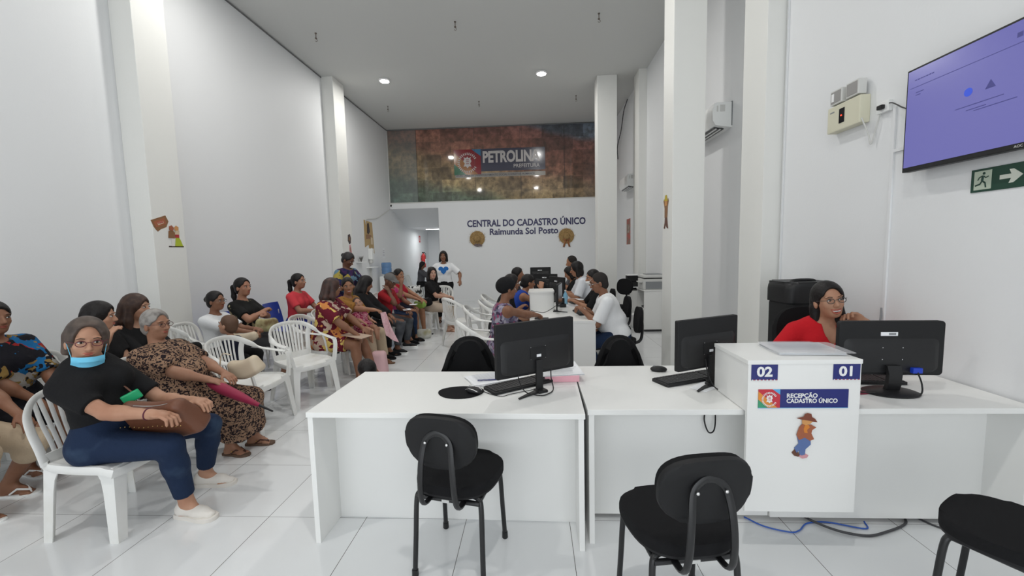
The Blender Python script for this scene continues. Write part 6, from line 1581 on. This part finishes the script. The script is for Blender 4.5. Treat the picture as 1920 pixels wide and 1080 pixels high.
X.build('stud', mat('gold stud', (.6, .42, .15), .3, .9), t, True)
t = empty('green_case', (-2.36, 2.22, .765), R_(35), 'bright green plastic case sticking out of the brown handbag', 'case')
MB().box(-.045, .045, -.012, .012, -.025, .03, rot(R_(-25), 'Y'), bev=.008).build('case_body', mat('bright green plastic', (.0, .36, .14), .4), t)
cream = mat('cream leather', (.60, .50, .37), .5)
soft_bag('handbag', (-2.33, 3.12, .69), (.15, .05, .075), -8, cream, 'cream handbag held beside the elderly woman at the empty chair', (12, -14), [(-.12, 0, .09), (-.19, -.02, .10), (-.2, -.04, .0)], sm=cream)
# umbrella
t = empty('umbrella', (-2.40, 2.86, .63), R_(-12), 'folded crimson umbrella with black tip across the elderly woman\'s lap', 'umbrella')
q = rot(R_(17), 'Y')
MB().lathe([(.012, -.05), (.030, .0), (.040, .10), (.034, .25), (.018, .40), (.012, .44)], 12, q @ rot(R_(90), 'Y')).build('canopy', mat('crimson umbrella cloth', (.28, .01, .05), .6), t, .9)
MB().tube([q @ Vector((.44, 0, 0)), q @ Vector((.56, 0, 0))], [.010, .006], 8).build('tip', M['blkplastic'], t, .9)
X = MB(); X.tube([q @ Vector((-.05, 0, 0)), q @ Vector((-.17, 0, 0))], .012, 8); X.build('umbrella_handle', M['blkplastic'], t, .9)
MB().tube([q @ Vector((.40+.0*k, .016*math.cos(k*1.05), .016*math.sin(k*1.05))) for k in range(7)], .004, 6).build('wrap_band', brownl, t, .9)
soft_bag('handbag', (-3.32, 3.62, .68), (.17, .07, .12), 20, M['black'], 'black handbag on the lap of the woman with very long brown hair', (0, 10))
soft_bag('handbag', (-3.38, 3.42, .70), (.13, .06, .09), -5, brownl, 'small brown handbag under the arm of the woman with very long brown hair', (10, 0))
soft_bag('handbag', (-3.24, 4.36, .69), (.14, .05, .05), 10, cream, 'long beige purse on the lap of the woman with the black bun', (10, 0))
soft_bag('handbag', (-3.40, 5.00, .72), (.13, .07, .08), 10, vary(mat('yellow green patterned cloth', (.45, .42, .22), .8), (.16, .10, .04), 9), 'patterned yellowish bag on the lap of the woman with crossed arms', (0, 0))
soft_bag('handbag', (-2.14, 7.52, .62), (.12, .05, .06), -20, mat('lime green leather', (.20, .32, .05), .5), 'lime green purse in the hands of the woman in the red halter', (20, 0))
soft_bag('handbag', (-2.10, 7.75, .64), (.14, .07, .08), -10, M['black'], 'black bag behind the lime green purse', (0, 0))
soft_bag('handbag', (-1.76, 8.12, .58), (.16, .08, .07), -20, M['black'], 'black handbag under the writing paper of the young woman', (0, 14), [(.12, .0, .03), (.2, -.02, -.05), (.22, -.03, -.18)])
soft_bag('handbag', (-2.52, 8.5, .72), (.16, .07, .17), 30, vary(mat('white cloth with black spots', (.7, .7, .68), .8), (.02, .02, .02), 14, .52, .56), 'white bag with black spots behind the young woman writing', (0, 0))
soft_bag('backpack', (-2.30, 7.15, .20), (.17, .12, .19), -10, M['black'], 'black backpack on the floor at the feet of the woman in bright pink', cat='bag')
t = soft_bag('backpack', (-2.02, 5.12, .17), (.10, .08, .17), 0, mat('pale pink backpack cloth', (.66, .42, .44), .7), 'pale pink child backpack on the floor beside the patterned dress', cat='bag')
soft_bag('plastic_bag', (-2.06, 7.42, .09), (.14, .10, .09), 10, vary(mat('thin cloudy plastic', (.62, .62, .56), .3, alpha=.85), (.42, .38, .18), 6, .5, .7), 'knotted clear plastic bag of food on the floor beside the writing woman', cat='bag')
# pink cloth in the smiling woman's hand
t = empty('baby_cloth', (-1.99, 5.27, .80), 0, 'pale pink baby cloth dangling from the raised hand of the smiling woman', 'cloth')
G = [[(u*.03+v*.10+.05*u*v, .02*math.sin(u*3+v*4)+.01*u, -.36*v-.05*u*v) for v in [j/10 for j in range(11)]] for u in [-1+2*i/6 for i in range(7)]]
MB().shell(G, .006).build('cloth_sheet', vary(mat('pale pink cotton', (.72, .48, .50), .9), (.62, .36, .40), 30), t, .9)
t = empty('stool', (-1.40, 3.30, -.10), 0, 'low white plastic stool under the small child behind the left desk', 'stool')
MB().lathe([(.10, .19), (.12, .21), (.11, .215), (.001, .215)], 20, cap=False).build('seat', M['plastic'], t, .6)
for k in range(4): MB().tube([(.08*math.cos(k*1.571+.78), .08*math.sin(k*1.571+.78), .2), (.12*math.cos(k*1.571+.78), .12*math.sin(k*1.571+.78), .10)], .015, 8).build('leg', M['plastic'], t, .9)
# paper fan / tablet on the patterned dress woman's lap
o = MB().box(-.15, .15, -.10, .10, -.004, .004, T_((-2.17, 4.83, .585)) @ rot(R_(-15)) @ rot(R_(6), 'Y'), bev=.003).build('folder', mat('pale brown folder', (.45, .33, .25), .6)); tag(o, 'thin pale folder on the lap of the woman in the maroon dress', 'folder')
sheet_stack('paper_note', (-1.72, 8.06, .665), 10, .16, .11, 3, 'white paper under the pen of the young woman writing', lines=False)
sheet_stack('paper_note', (-2.10, 6.66, .64), -20, .18, .12, 3, 'white papers on the knees of the man in the cap', lines=False)
sheet_stack('paper_note', (-2.14, 7.14, .66), 30, .12, .10, 3, 'small white paper in the lap of the woman in bright pink', lines=False)
t = empty('pen', (-1.67, 7.95, .74), 0, 'thin pen in the writing hand of the young woman', 'pen')
MB().tube([(0, 0, -.06), (-.03, -.01, .09)], .006, 6).build('pen_body', M['lgrey'], t)
t = empty('mobile_phone', (-3.54, 13.98, 1.03), R_(10), 'dark phone held up by the woman in the passage', 'phone')
MB().box(-.006, .006, -.035, .035, -.07, .07, bev=.003).build('phone_body', M['blkplastic'], t)
o = MB().prism([(x*.9, y*.9) for x, y in superell(.045, .13, 2.4, 24)], 0, .014, T_((-3.62, 5.98, 0)) @ rot(R_(70))).build('flip_flop', mat('olive rubber sole', (.20, .18, .10), .8)); tag(o, 'single olive flip-flop lying on the floor behind the empty chairs', 'sandal')
